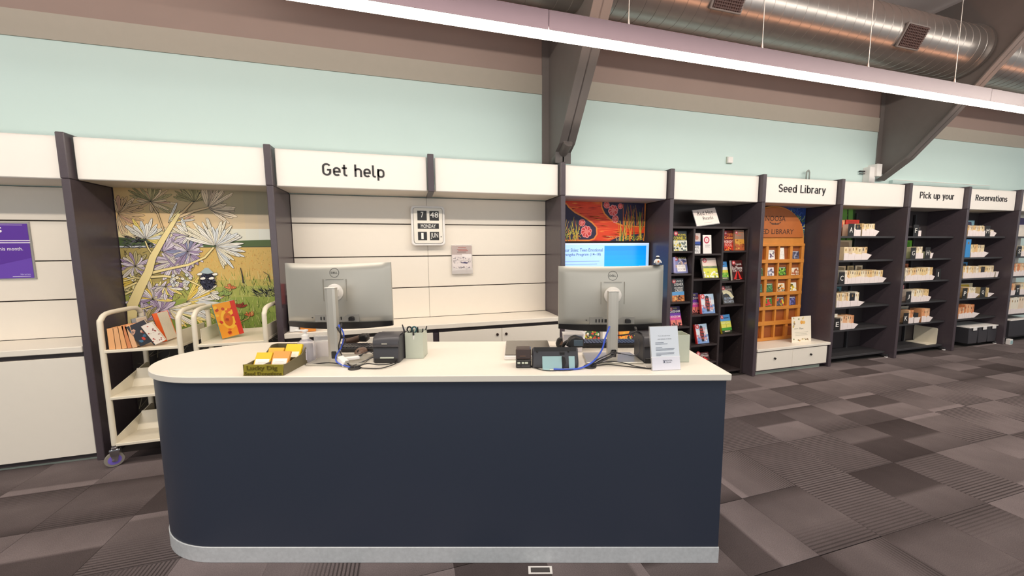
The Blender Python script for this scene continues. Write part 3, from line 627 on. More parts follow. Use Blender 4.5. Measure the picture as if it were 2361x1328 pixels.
# ------------------------------------------------------------------ bay 1: little stand with leaflets beside the left upright
t = thing('leaflet_stand', 'small black stand at the left end of the clock counter', 'stand', (1.305, 0, .912))
MB().box(0, .16, .30, .315, 0, .30, bev=.002).box(0, .16, .12, .30, .225, .235, bev=.001).box(0, .008, .12, .30, 0, .23).box(.152, .16, .12, .30, 0, .23).build('frame', M_BLACK, t)
def plain_book(name, label, cat, loc, W, H, D, cover, rz=0, lean=0, group=None, edge='#efe6d4', tilt=0):
    t = thing(name, label, cat, (loc[0], loc[1], loc[2]+max(0, D*math.sin(-lean))), rz, group)
    t.rotation_euler = (lean, tilt, rz)
    m = mat('cover_'+cover.strip('#'), cover, .4, noise=.05)
    MB().box(0, W, 0, .002, 0, H).box(0, W, D-.002, D, 0, H).box(0, .003, 0, D, 0, H).build('cover', m, t)
    MB().box(.002, W-.003, .002, D-.002, .003, H-.003).build('pages', mat('pages_'+edge.strip('#'), edge, .8, noise=.08, nscale=80), t)
    return t
plain_book('leaflet_book', 'thin red booklet standing on the small black stand left of the left monitor', 'book', (1.315, .14, 1.148), .05, .18, .03, '#c9261f', lean=-.1)
plain_book('leaflet_book', 'thin orange and white booklet beside the red one on the black stand', 'book', (1.372, .14, 1.148), .035, .178, .025, '#e3a85c', lean=-.1)
plain_book('brochure', 'white brochure leaning under the red booklet left of the left monitor', 'brochure', (1.33, .05, .914), .07, .21, .012, '#ecebe8', lean=-.22)
plain_book('folder', 'orange folder standing at the left end of the clock counter', 'folder', (1.42, .02, .913), .12, .15, .02, '#e08c35', lean=-.1)

# ------------------------------------------------------------------ flip clock and brochure holder
t = thing('flip_calendar_clock', 'white flip clock reading 7 48 Monday 1 Jun on the slat wall', 'clock', (2.553, BK-.004, 1.86))
def rr_pts(w_, h, r, n=5):
    P = []
    for cx, cy, a0 in ((w_-r, h-r, 0), (-w_+r, h-r, 90), (-w_+r, -h+r, 180), (w_-r, -h+r, 270)):
        for k in range(n+1): a = R(a0+90*k/n); P.append((cx+r*math.cos(a), cy+r*math.sin(a)))
    return P
MB().prism(rr_pts(.168, .2, .035), 'y', -.075, 0, bev=.008).build('case', M_PAPER, t)
MB().prism(rr_pts(.145, .178, .025), 'y', -.079, -.074).build('seam_line', M_GROOVE, t)
fp = MB().prism(rr_pts(.142, .175, .023), 'y', -.0815, -.075).build('face_plate', M_WHITE, t)
for nm, s, x0_, x1_, z0_, z1_, a, b_ in (('flap_hour', '7', -.104, -.013, .052, .147, .38, .66), ('flap_minute', '48', .015, .107, .052, .147, .06, .94), ('flap_weekday', 'MONDAY', -.104, .105, -.031, .022, .15, .85), ('flap_day', '1', -.104, -.016, -.146, -.061, .36, .62), ('flap_month', 'JUN', .013, .104, -.146, -.061, .1, .9)):
    w_ = x1_-x0_; h = z1_-z0_
    f = Box(nm, M_BLACK, fp, x0_, x1_, -.084, -.081, z0_, z1_, bev=.001)
    lo, hi = (.3, .88) if nm in ('flap_hour', 'flap_minute') else (.14, .86)
    lettering('numerals', s, x0_+w_*a, x0_+w_*b_, z0_+h*lo, z0_+h*hi, -.0842, M_WLET, f, depth=.0008)
MB().cyl((.125, -.0815, -.11), (.125, -.088, -.11), .005, n=10).build('side_knob', M_BLACK, t)
t = thing('brochure_holder', 'clear wall holder with a black and white drawing leaflet on the slat wall', 'brochure holder', (2.895, BK-.002, 1.36))
MB().box(-.11, .11, -.006, -.003, 0, .31).box(-.11, .11, -.035, -.032, .0, .06).box(-.11, .11, -.035, -.003, 0, .004).box(-.11, -.107, -.035, -.003, 0, .2).box(.107, .11, -.035, -.003, 0, .2).build('holder', M_CLEAR, t)
MB().box(-.105, .105, -.02, -.008, .005, .30, bev=.001).build('leaflet', mat('grey_leaflet', '#b9a9a5', .55), t)
i = Ink().rect(-.105, .105, .04, .205, '#e6dcda').rect(-.0, .1, .172, .21, '#efe8e6')
rs = random.Random(9)
for zc, n in ((.165, 26), (.125, 22), (.06, 46)):
    i.batch([([(x, z), (x+rs.uniform(.004, .018), z+rs.uniform(-.002, .003)), (x+rs.uniform(.002, .012), z+rs.uniform(.004, .010))], rs.choice(['#2e2938', '#55506a', '#3d3a44'])) for x, z in [(rs.uniform(-.098, .085), zc+rs.uniform(-.014, .014)) for _ in range(n)]])
i.line([(-.1, .14), (-.03, .148), (.03, .138), (.1, .146)], .002, '#3a3540'); i.batch([([(-.02, .115), (.03, .128), (.075, .118), (.05, .108)], '#4a4468')])
for k, z in enumerate((.275, .258, .243, .228)): i.rect(-.04-.01*(k % 2), .045+.01*(k % 3), z, z+.006, '#b4665c' if k < 3 else '#8d7470')
i.build('leaflet_print', t, (0, -.0205, 0), **XZ)

# ------------------------------------------------------------------ bay 3: orange painting, screen, low display
BKP = thing('back_panel', 'dark back panel behind the orange painting and screen', 'panel', (3.902, BK, 0)); Box('panel', M_DARKBOARD, BKP, 0, 1.246, .0, .03, 0, FB+.015, bev=0)
t = thing('wall_painting', 'wide orange printed artwork with dark pods and pink flowers above the screen', 'painting', (3.905, BK-.002, 0))
Box('board', M_DARKBOARD, t, .0, 1.225, -.012, 0, 1.70, FB+.01, bev=.001)
I = Ink(.00002); ox = 3.905
def q(*pts): return [(min(max(a-ox, .004), 1.221), min(max(b_, 1.704), 2.158)) for a, b_ in pts]
I.poly(q((3.9, 1.7), (5.2, 1.7), (5.2, 2.17), (3.9, 2.17)), '#e8451c')
rs = random.Random(21)
I.batch([(q((x, z), (x+L*.5, z+h), (x+L, z), (x+L*.5, z-h)), rs.choice(['#c92f12', '#f46a2c', '#b02410', '#f98a3c', '#d93a16'])) for x, z, L, h in [(rs.uniform(3.95, 5.05), rs.uniform(1.71, 2.15), rs.uniform(.08, .2), rs.uniform(.003, .008)) for _ in range(150)]])
LP = [(3.9, 2.14), (4.094, 2.125), (4.125, 2.088), (4.2, 2.032), (4.318, 1.977), (4.416, 1.92), (4.477, 1.862), (4.484, 1.783), (4.446, 1.729), (4.386, 1.712), (3.9, 1.712)]
RP = [(4.539, 2.16), (4.54, 2.097), (4.58, 2.02), (4.648, 1.962), (4.74, 1.914), (4.832, 1.884), (4.948, 1.878), (5.125, 1.877), (5.13, 2.16)]
for P in (LP, RP): I.poly(q(*P), '#2a2244')
I.poly(q((4.653, 1.70), (4.743, 1.744), (4.892, 1.774), (5.127, 1.8), (5.13, 1.70)), '#2c2747')
for P in (LP, RP): I.line(q(*P), .018, '#f28b3a')
def flower(x, z, r):
    for k in range(8):
        a = k*math.pi/4+.2; x1_, z1_ = x-ox+r*.62*math.cos(a), z+r*.62*math.sin(a)
        I.disc(x1_, z1_, r*.42, '#f4a0a0', n=9); I.disc(x1_, z1_, r*.3, '#d8413f', n=9)
    I.disc(x-ox, z, r*.35, '#f0837c', n=9)
for f_ in ((4.347, 1.812, .07), (4.291, 1.914, .042), (4.691, 2.061, .065), (4.604, 2.122, .04), (4.786, 2.113, .034), (4.722, 1.962, .045)): flower(*f_)
def reeds(n, xa, xb, za, zb, cols, h0, h1, w_):
    for _ in range(n):
        x = rs.uniform(xa, xb); z = za+rs.uniform(-.02, .04); h = rs.uniform(h0, h1); s = rs.uniform(-.06, .08)
        I.line(q((x, z), (x+s*.5, min(z+h*.5, zb)), (x+s, min(z+h, zb))), w_*rs.uniform(.5, 1.2), rs.choice(cols), .003)
reeds(26, 3.92, 4.25, 1.71, 2.0, ['#c9a93a', '#9aa84a', '#e06a32', '#7d8a3a', '#e2c860'], .1, .25, .012)
reeds(30, 4.82, 5.1, 1.86, 2.15, ['#e0822f', '#8a6f3a', '#b79a45', '#e06a32', '#5d7a45'], .1, .28, .01)
reeds(30, 4.78, 5.12, 1.71, 2.05, ['#f08a2c', '#d86a24', '#4a8a4a', '#d8c24a', '#f0a04a'], .08, .32, .014)
reeds(10, 4.66, 4.8, 1.71, 1.76, ['#e8d8a0', '#d9a05a'], .03, .06, .006)
I.batch([(q((x, z), (x+.012, z+.004), (x+.006, z+.018)), rs.choice(['#d9cf55', '#b8c04e', '#e6a53a'])) for x, z in [(rs.uniform(3.93, 4.27), rs.uniform(1.74, 1.84)) for _ in range(70)]+[(rs.uniform(4.86, 5.1), rs.uniform(1.71, 1.76)) for _ in range(50)]])
I.build('artwork_print', t, (0, -.0125, 0), **XZ)
t = thing('information_screen', 'wide lit information screen under the orange painting, behind the right monitor', 'screen', (3.905, .33, 1.0))
Box('casing', M_BLACK, t, 0, 1.228, -.015, .04, 0, .69, bev=.004)
i = Ink().rect(.012, 1.216, .012, .678, '#a6cdfb').rect(.012, 1.216, .66, .678, '#c3d4f8')
for k in range(10): i.batch([([(.622, .10+.0545*k), (1.178, .10+.0545*k), (1.178, .10+.0545*(k+1)), (.622, .10+.0545*(k+1))], '#%02x%02x%02x' % (10, int(196-6.5*k), 255))])
TI = '#2f3f74'
i.text('Clear Skies: Teen Emotional', .085, .60, .582, .62, TI).text('Strengths Program (14–18)', .085, .575, .527, .567, TI)
for k in range(8): i.rect(.085, .56-.03*(k % 3), .468-.032*k, .476-.032*k, '#86a4d8')
i.build('screen_image', t, (0, -.0155, 0), m=SCREEN, **XZ)
MB().box(.55, .68, .04, .10, .2, .5).build('wall_bracket', M_BLACK, t)
t = thing('display_bench', 'low white display bench under the screen, seen below the right monitor', 'bench', (3.902, 0, 0))
Box('top', M_WHITE, t, 0, 1.246, .0, BK, .49, .53, bev=.003); Box('body', M_WHITE, t, 0.01, 1.236, .02, BK, .05, .488, bev=.002); Box('kick', M_GREEN, t, .01, 1.236, .05, .1, 0, .05, bev=0)

# ------------------------------------------------------------------ covers
def cover_book(label, x, z, W, H, y=.19, D=.028, lean=-.2, rz=0, spine='#d8d2c8', art=None, cat='book', name='paperback_book', group='paperbacks facing out in the black bookcase', dot=True):
    t = thing(name, label, cat, (x, y, z+max(0, D*math.sin(-lean))), rz, group); t.rotation_euler = (lean, 0, rz)
    m = mat('cover_'+spine.strip('#'), spine, .4, noise=.05)
    MB().box(0, W, 0, .0015, 0, H).box(0, W, D-.0015, D, 0, H).box(0, .002, 0, D, 0, H).build('cover', m, t)
    MB().box(.0015, W-.003, .0015, D-.0015, .002, H-.002).build('pages', mat('pages_efe6d4', '#efe6d4', .8, noise=.08, nscale=80), t)
    i = Ink(.00015); art(i, W, H)
    if dot: i.disc(W*.2, H*.88, W*.15, '#c9464e'); i.disc(W*.2, H*.88, W*.08, '#eec3c3')
    i.build('cover_print', t, (0, -.0002, 0), m=GLOSSPRINT, **XZ); return t
def bands(i, W, H, *bs):
    z = H
    for f, c in bs: i.batch([([(0, z-f*H), (W, z-f*H), (W, z), (0, z)], c)]); i.n -= 1; z -= f*H
    i.n += 1
def blobs(i, W, H, n, zs, cols, seed, s=.1):
    r = random.Random(seed)
    i.batch([([(min(max(x+W*s*r.uniform(.5, 1)*math.cos(a), 0), W), min(max(z+W*s*r.uniform(.4, 1)*math.sin(a), 0), H)) for a in (0, 1.1, 2.2, 3.3, 4.4, 5.4)], r.choice(cols)) for x, z in [(r.uniform(.05*W, .95*W), r.uniform(zs[0]*H, zs[1]*H)) for _ in range(n)]])
def a1(i, W, H): bands(i, W, H, (.28, '#2d3438'), (.2, '#39433c'), (.52, '#dfe0cf')); blobs(i, W, H, 30, (.02, .5), ['#f0e27a', '#3b4a50', '#f6f3e4', '#c7b54a', '#6f7f7c'], 1); i.text('MICHAEL', .35*W, .95*W, .76*H, .86*H, '#e9d549').text('CONNELLY', .03*W, .97*W, .55*H, .72*H, '#f1dc3f').text('DARK SACRED', .1*W, .9*W, .42*H, .49*H, '#f4f2ea')
def a2(i, W, H): bands(i, W, H, (.14, '#2b2622'), (.86, '#8286b8')); blobs(i, W, H, 20, (.4, .82), ['#d9b9a8', '#5b5f97', '#c4c3e0'], 2, .14); i.rect(.2*W, .85*W, .1*H, .5*H, '#f2efee'); i.text('BACO', .3*W, .97*W, .87*H, .97*H, '#e8d98a').text('THE NEXT', .24*W, .8*W, .38*H, .47*H, '#b9a7a5').text('ROOM', .24*W, .8*W, .16*H, .3*H, '#c9b8b6')
def a3(i, W, H): bands(i, W, H, (.58, '#26292e'), (.16, '#5e9fd6'), (.26, '#c9743a')); blobs(i, W, H, 26, (.02, .24), ['#e6a05a', '#8c4a24', '#f0c27a', '#6d3c22'], 3); i.text('GARRY', .3*W, .96*W, .84*H, .94*H, '#f1efec').text('DISHER', .22*W, .96*W, .68*H, .81*H, '#f1efec').text('HORNET', .22*W, .95*W, .54*H, .63*H, '#f1efec').text('CREEK', .25*W, .93*W, .42*H, .52*H, '#f1efec')
def a4(i, W, H): bands(i, W, H, (.34, '#3a2b63'), (.16, '#7a3fb0'), (.2, '#d94fa0'), (.3, '#ee8478')); blobs(i, W, H, 12, (.0, .14), ['#4a2b33', '#6f3d3c'], 4); i.text('JOHN', .25*W, .7*W, .84*H, .94*H, '#f3e58a').text('GRISHAM', .04*W, .96*W, .68*H, .8*H, '#f6f2ee').text('BOGDOM', .1*W, .9*W, .42*H, .53*H, '#f4e9ef'); i.rect(.46*W, .52*W, .1*H, .3*H, '#5b2c48')
def a5(i, W, H): bands(i, W, H, (.4, '#e6d0c4'), (.12, '#8f9a70'), (.48, '#d8d84a')); blobs(i, W, H, 16, (.02, .3), ['#f3f2ea', '#e8e8d8', '#9fae4a'], 5); i.batch([([(.0, .52*H), (.3*W, .56*H), (.5*W, .52*H), (.75*W, .57*H), (W, .54*H), (W, .5*H), (0, .5*H)], '#56684a')])
def a6(i, W, H): bands(i, W, H, (.3, '#b9d2ea'), (.25, '#dfe6ee'), (.45, '#7f9fd2')); blobs(i, W, H, 20, (.02, .5), ['#cfdff0', '#5f7fb8', '#e6a0a0'], 6); i.poly([(.38*W, .88*H), (.5*W, .93*H), (.62*W, .88*H), (.68*W, .5*H), (.6*W, .1*H), (.42*W, .1*H), (.34*W, .5*H)], '#2e2a33'); i.text('LAST', .3*W, .82*W, .68*H, .8*H, '#e8503a').text('ONE', .34*W, .78*W, .52*H, .64*H, '#e8503a').text('OUT', .3*W, .84*W, .36*H, .48*H, '#e8503a').text('THERE', .24*W, .88*W, .22*H, .32*H, '#ee6a45'); i.rect(0, .05*W, 0, H, '#d8433f')
def a7(i, W, H): bands(i, W, H, (.5, '#7e1f1c'), (.25, '#b02a1c'), (.25, '#c9371e')); i.text('Harlan', .38*W, .98*W, .74*H, .9*H, '#f08b3a').text('Coben', .06*W, .96*W, .57*H, .72*H, '#f6a24a').text('NOBODY’S', .03*W, .97*W, .38*H, .5*H, '#f6eee4').text('FOOL', .08*W, .8*W, .2*H, .36*H, '#f0b8a8'); blobs(i, W, H, 10, (.0, .16), ['#f09a3a', '#5a1512'], 7)
def a8(i, W, H): bands(i, W, H, (.45, '#9a7b68'), (.25, '#d9993f'), (.3, '#b85f3a')); i.text('Jane', .45*W, .92*W, .83*H, .92*H, '#e8844a').text('Harper', .2*W, .72*W, .68*H, .78*H, '#d9674a'); blobs(i, W, H, 24, (.05, .5), ['#e6b45a', '#c0783a', '#8c4a2a', '#d9a54a'], 8)
def a9(i, W, H): bands(i, W, H, (.3, '#4a8fd2'), (.15, '#e0e6e8'), (.15, '#d8cf4a'), (.25, '#6fae3f'), (.15, '#3b4a3a')); blobs(i, W, H, 10, (.2, .5), ['#4f8f3a', '#a9cf5a', '#e6dc5a'], 9); i.rect(.1*W, .7*W, .84*H, .88*H, '#26314a').rect(.2*W, .8*W, .08*H, .12*H, '#d9c9b0')
def a10(i, W, H): bands(i, W, H, (.62, '#4c1716'), (.38, '#3a1413')); i.text('Lynda', .4*W, .92*W, .72*H, .86*H, '#f3eeea').text('La Plante', .04*W, .97*W, .54*H, .7*H, '#f6f2ee').text('SORT. FEX', .06*W, .94*W, .42*H, .52*H, '#efe2dc'); i.poly([(.12*W, .05*H), (.35*W, .05*H), (.5*W, .44*H), (.42*W, .44*H)], '#d8312c').poly([(.88*W, .05*H), (.65*W, .05*H), (.52*W, .44*H), (.6*W, .44*H)], '#d8312c').rect(.3*W, .7*W, .02*H, .03*H, '#e8c8b8')
def a11(i, W, H): bands(i, W, H, (1, '#4b4845')); i.line([(.1*W, .62*H), (.4*W, .68*H), (.7*W, .58*H), (.95*W, .3*H)], .28*W, '#d9d2b0'); i.line([(.1*W, .2*H), (.2*W, .5*H), (.5*W, .5*H), (.75*W, .25*H)], .1*W, '#38424f'); i.text('DAN', .45*W, .8*W, .88*H, .97*H, '#e8dcd6').text('BROWN', .1*W, .95*W, .72*H, .84*H, '#e3c9c4').text('SECRET', .15*W, .95*W, .24*H, .35*H, '#b9cbe6').text('SECRETS', .12*W, .98*W, .06*H, .18*H, '#c9d6ea')
def a12(i, W, H): bands(i, W, H, (.35, '#5a9ad8'), (.2, '#d9d95a'), (.15, '#e6e06a'), (.15, '#4f9f3f'), (.15, '#2d3326')); i.text('BEFORE', .06*W, .96*W, .5*H, .6*H, '#eef0c0').text('THE RAIN', .06*W, .96*W, .36*H, .46*H, '#f0ea6a'); i.rect(.35*W, .85*W, .8*H, .84*H, '#2e3a5a'); i.rect(.25*W, .8*W, .08*H, .13*H, '#d9c7b0'); i.rect(.5*W, .52*W, .3*H, .48*H, '#2d3326')
def a13(i, W, H): bands(i, W, H, (.4, '#d9c9c4'), (.2, '#3a55a8'), (.4, '#f0eeee')); i.disc(.5*W, .78*H, .25*W, '#c08a7a'); i.text('ARE', .2*W, .8*W, .26*H, .38*H, '#2b2b38').text('YOU', .2*W, .8*W, .06*H, .2*H, '#2b2b38').rect(.1*W, .9*W, .42*H, .46*H, '#26314a')

# ------------------------------------------------------------------ bay 4: black bookcase
t = thing('bookcase', 'black wooden pigeonhole bookcase full of face-out paperbacks', 'bookcase', (0, 0, 0))
YF = .14; YB = .425
Box('side_panel', M_BLACKWOOD, t, 5.206, 5.236, YF, YB, 0, 1.84, bev=.002); Box('side_panel', M_BLACKWOOD, t, 6.412, 6.442, YF, YB, 0, 1.84, bev=.002)
Box('top_board', M_BLACKWOOD, t, 5.206, 6.442, YF, YB, 1.84, 1.866, bev=.002); Box('back_panel', M_BLACKWOOD, t, 5.203, 6.444, YB+.001, YB+.02, 0, FB+.01, bev=0)
DIV = (5.602, 6.025)
for dx in DIV: Box('divider', M_BLACKWOOD, t, dx, dx+.028, YF, YB, 0, 1.839, bev=.002)
COLS = [(5.237, 5.601), (5.631, 6.024), (6.054, 6.411)]
LEV = [(1.578, 1.308, .972, .670, .36, .06), (1.543, 1.241, .802, .424, .20, .03), (1.575, 1.203, .903, .525, .06)]
for (a, b_), zs in zip(COLS, LEV):
    for z in zs: Box('shelf', M_BLACKWOOD, t, a, b_, YF+.004, YB, z-.022, z, bev=.0015)
    p = MB()
    for k in range(22):
        z = .2+k*.064
        if min(abs(z-zz) for zz in zs) > .03: p.box(b_-.0012, b_+.0003, .20, .206, z, z+.006)
    pp = p.build('peg_holes', mat('peg_hole_brown', '#5b4a44', .7), t); pp['kind'] = 'stuff'
cb = cover_book
cb('yellow and black thriller with pale lower half, top left pigeonhole', 5.36, 1.578, .19, .235, lean=-.1, spine='#3a403c', art=a1, y=.175)
cb('violet cover with a white title panel, left column second shelf', 5.405, 1.308, .185, .2, lean=-.25, spine='#d7cfd8', art=a2)
plain_book('paperback_book', 'thin lilac book edge at the left of the violet cover', 'book', (5.366, .17, 1.309), .03, .185, .13, '#a9a6d8', lean=-.1, group='paperbacks facing out in the black bookcase')
cb('black novel with white capitals over a desert photo, left column third shelf', 5.378, .972, .175, .345-.07, lean=-.12, spine='#e9e6e2', art=a3)
cb('purple to pink sunset cover, left column fourth shelf', 5.372, .67, .16, .235, lean=-.25, spine='#c24b9a', art=a4)
cb('pink edged book half hidden behind the desk pen holder', 5.38, .36, .16, .22, lean=-.2, spine='#d86a78', art=a4)
cb('narrow blue and white cover with a face, middle column top shelf', 5.66, 1.543, .105, .245, lean=-.05, spine='#5a6fb0', art=a13, y=.2)
t2 = thing('shelf_card', 'white card with a red ring standing in the middle column top shelf', 'card', (5.783, .175, 1.543), 0); t2.rotation_euler = (-.08, 0, 0)
Box('card', M_PAPER, t2, 0, .125, 0, .003, 0, .225, bev=0)
Ink().ring(.055, .165, .042, .016, '#c2405a').disc(.055, .165, .014, '#e8b0b8').rect(.03, .105, .10, .106, '#8d7a80').rect(.03, .095, .085, .089, '#b9a9ac').rect(.03, .1, .07, .074, '#b9a9ac').build('card_print', t2, (0, -.0004, 0), **XZ)
cb('green and yellow landscape cover leaning in the middle column second shelf', 5.815, 1.241, .195, .25, lean=-.3, spine='#d9cfc0', art=a5, y=.17, rz=-.1)
cb('purple sunset cover half behind the sea cover, middle column third shelf', 5.70, .802, .135, .25, lean=-.25, spine='#b04a9a', art=a4, y=.23)
cb('blue sea cover with orange title, middle column third shelf', 5.79, .802, .205, .24, lean=-.2, spine='#d8433f', art=a6, y=.165)
cb('blue sea cover with orange title and red spine, middle column fourth shelf', 5.75, .424, .19, .24, lean=-.25, spine='#d8322f', art=a6, y=.17, rz=.05)
cb('red and white book just above the desk corner, middle column fifth shelf', 5.77, .2, .19, .1, lean=-.35, spine='#c9a9a0', art=a10, y=.18)
cb('red thriller with orange lettering, right column top shelf', 6.115, 1.575, .155, .25, lean=-.12, spine='#7e1f1c', art=a7, y=.19)
cb('brown and ochre landscape cover, right column top shelf', 6.255, 1.575, .145, .255, lean=-.1, spine='#a9866a', art=a8, y=.165)
cb('blue and green meadow cover leaning left, right column second shelf', 6.10, 1.203, .125, .235, lean=-.25, spine='#e0e6e8', art=a9, y=.2)
cb('dark red novel with two bright red streaks, right column second shelf', 6.235, 1.203, .168, .25, lean=-.15, spine='#e8dcd4', art=a10, y=.16)
cb('grey novel with a pale swirl, right column third shelf', 6.13, .903, .17, .23, lean=-.25, spine='#3a3835', art=a11, y=.18)
cb('yellow spined book with a blue sky cover, right column fourth shelf', 6.14, .525, .17, .235, lean=-.25, spine='#e0c32f', art=a12, y=.18, rz=.08)
t = thing('sign_stand', 'slanted sign reading Red Hot Reads on top of the black bookcase', 'sign', (5.70, .2, 1.867)); t.rotation_euler = (-.3, -.12, 0)
Box('holder', M_GREYACR, t, 0, .345, .004, .009, 0, .215, bev=.001); Box('foot', M_GREYACR, t, 0, .345, .004, .09, -.0, .004, bev=0)
Ink().rect(.006, .339, .008, .209, '#f4e6df').text('Red Hot', .06, .29, .135, .185, '#2e2622').text('Reads', .12, .27, .07, .115, '#2e2622').rect(.12, .24, .032, .036, '#c9b8b0').build('sign_print', t, (0, .003, 0), **XZ)
# two picture books on the low bench of bay 3
def b1(i, W, H): bands(i, W, H, (1, '#2f4a2a')); blobs(i, W, H, 60, (.05, .95), ['#d8d84a', '#4f9f3f', '#e04a2c', '#f0e9d0', '#26301f', '#e08a3a'], 31, .12)
def b2(i, W, H): bands(i, W, H, (.5, '#e8651c'), (.5, '#f0a02c')); i.batch([([(.35*W, 0), (.9*W, .9*H), (W, .9*H), (W, 0)], '#2b2622')]); blobs(i, W, H, 40, (.05, .9), ['#f0c03a', '#d9481c', '#e8d84a'], 32, .06)
cb('bright green and red fruit picture book on the low bench', 4.235, .531, .19, .26, y=.2, lean=-.15, spine='#2f4a2a', art=b1, group=None, dot=False, name='picture_book')
cb('orange and yellow picture book on the low bench', 4.68, .531, .225, .26, y=.2, lean=-.15, spine='#e8651c', art=b2, group=None, dot=False, name='picture_book')
t = thing('paper_stack_box', 'white box between the two picture books on the low bench', 'box', (4.44, .17, .531)); Box('body', M_PAPER, t, 0, .2, 0, .16, 0, .2, bev=.003); Box('lid', M_PAPER, t, -.003, .203, -.003, .163, .16, .205, bev=.002)
t = thing('leaflet_box', 'white leaflet box at the left end of the low bench', 'box', (3.96, .15, .531)); Box('body', M_PAPER, t, 0, .25, 0, .2, 0, .16, bev=.003); Box('lid', M_PAPER, t, -.003, .253, -.003, .203, .12, .165, bev=.002)

# ------------------------------------------------------------------ bay 5: seed cabinet on its bench
t = thing('drawer_bench', 'low white bench with two drawers under the seed cabinet', 'bench', (6.502, 0, 0))
Box('top', M_WHITE, t, 0, 1.246, -.012, BK, .31, .342, bev=.003); Box('carcass', M_CHAR, t, .002, 1.244, .02, BK, .045, .31, bev=0); Box('kick_board', M_GREEN, t, .002, 1.15, .045, .06, 0, .045, bev=0)
for a, b_, kx in ((.006, .592, .29), (.595, 1.2, .905)):
    d = Box('drawer', M_WHITE, t, a, b_, -.002, .02, .066, .296, bev=.002); MB().cyl((kx, -.002, .205), (kx, -.018, .205), .012, .014, n=12).build('knob', M_BLACK, d)
bd = thing('mural_panel', 'blue and green leafy printed panel behind the seed cabinet', 'mural', (6.502, BK-.003, 0))
Box('board', M_DARKBOARD, bd, 0, 1.24, 0, .02, .345, FB+.015, bev=0)
I = Ink(.000012); I.rect(.004, 1.236, .35, 2.165, '#2f4f9c'); rs = random.Random(5)
for _ in range(260):
    x, z = rs.uniform(.95, 1.23), rs.uniform(1.5, 2.15); I.leaf(x-.03, z, rs.uniform(0, 6.28), rs.uniform(.05, .11), .02, rs.choice(['#6f9f6a', '#9fb98a', '#4f7f5a', '#c9cf9a', '#2b3f86']) if z < 2.06 else rs.choice(['#3f5fae', '#24408a', '#4a6fc0']), line='#2a3f5a', t=.002)
clip_build(I, 'mural_print', bd, (0, -.0005, 0), .004, 1.236, .35, 2.165)
sc = thing('seed_cabinet', 'honey pine door-shaped seed cabinet with rows of packet pockets', 'cabinet', (6.49, .30, .342))
X0, X1, YD = 0, 1.1, .0
Box('back_board', M_OAKDK, sc, .01, 1.09, .035, .11, 0, 1.30, bev=.002)
arch = [(.0, 1.312), (1.1, 1.312)]+[(.55+.545*math.cos(R(a)), 1.33+.485*math.sin(R(a))**.9) for a in range(4, 180, 8)]
MB().prism(arch, 'y', .012, .10, bev=.003).build('arch_board', M_OAK, sc)
sg = MB().prism([(.025, 1.40), (1.055, 1.40)]+[(.54+.512*math.cos(R(a)), 1.42+.375*math.sin(R(a))**.9) for a in range(6, 180, 8)], 'y', -.004, .014, bev=.004).build('carved_sign', mat('orange_brown_pine', '#b5652c', .45, noise=.2, nscale=5), sc)
for s, a, b_, z0_, z1_ in (('NOOSA', 6.866, 7.208, 1.957, 2.025), ('SEED LIBRARY', 6.72, 7.364, 1.788, 1.852)):
    lettering('carved_letters', s, a-6.49, b_-6.49, z0_-.342, z1_-.342, -.0038, mat('burnt_lettering', '#4a2a1a', .6), sg, depth=.0015)
Ink().leaf(.545, 1.575, .1, .07, .022, '#5a3520', '#4a2a1a').leaf(.545, 1.575, math.pi-.1, .07, .022, '#5a3520', '#4a2a1a').leaf(.6, 1.58, .5, .05, .014, '#5a3520', '#4a2a1a').leaf(.49, 1.58, math.pi-.5, .05, .014, '#5a3520', '#4a2a1a').disc(.545, 1.58, .014, '#4a2a1a').build('leaf_emblem', sg, (0, -.0045, 0), **XZ)
SX = [0, .21, .425, .636, .845, 1.05]; SW = [.045, .045, .045, .028, .045, .05]
for x, w_ in zip(SX, SW): Box('stile', M_OAK, sc, x, x+w_, 0, .035, 0, 1.32, bev=.002)
RZ = [(1.626, 1.661), (1.402, 1.451), (1.184, 1.229), (.965, 1.01), (.769, .814), (.558, .612), (.345, .385)]
for a, b_ in RZ: Box('rail', M_OAK, sc, 0, 1.1, -.004, .03, a-.342, b_-.342, bev=.002)
for a, b_ in RZ[1:]:
    MB().box(.01, 1.09, .0, .035, a-.342+.0, a-.342+.012).build('pocket_floor', M_OAKDK, sc)
def pk(i, W, H, cols, seed, bg): i.rect(0, W, 0, H, bg); blobs(i, W, H, 16, (.1, .8), cols, seed, .16); i.rect(W*.1, W*.9, H*.88, H*.93, '#e9e6dc' if bg != '#efece8' else '#8d8a9a')
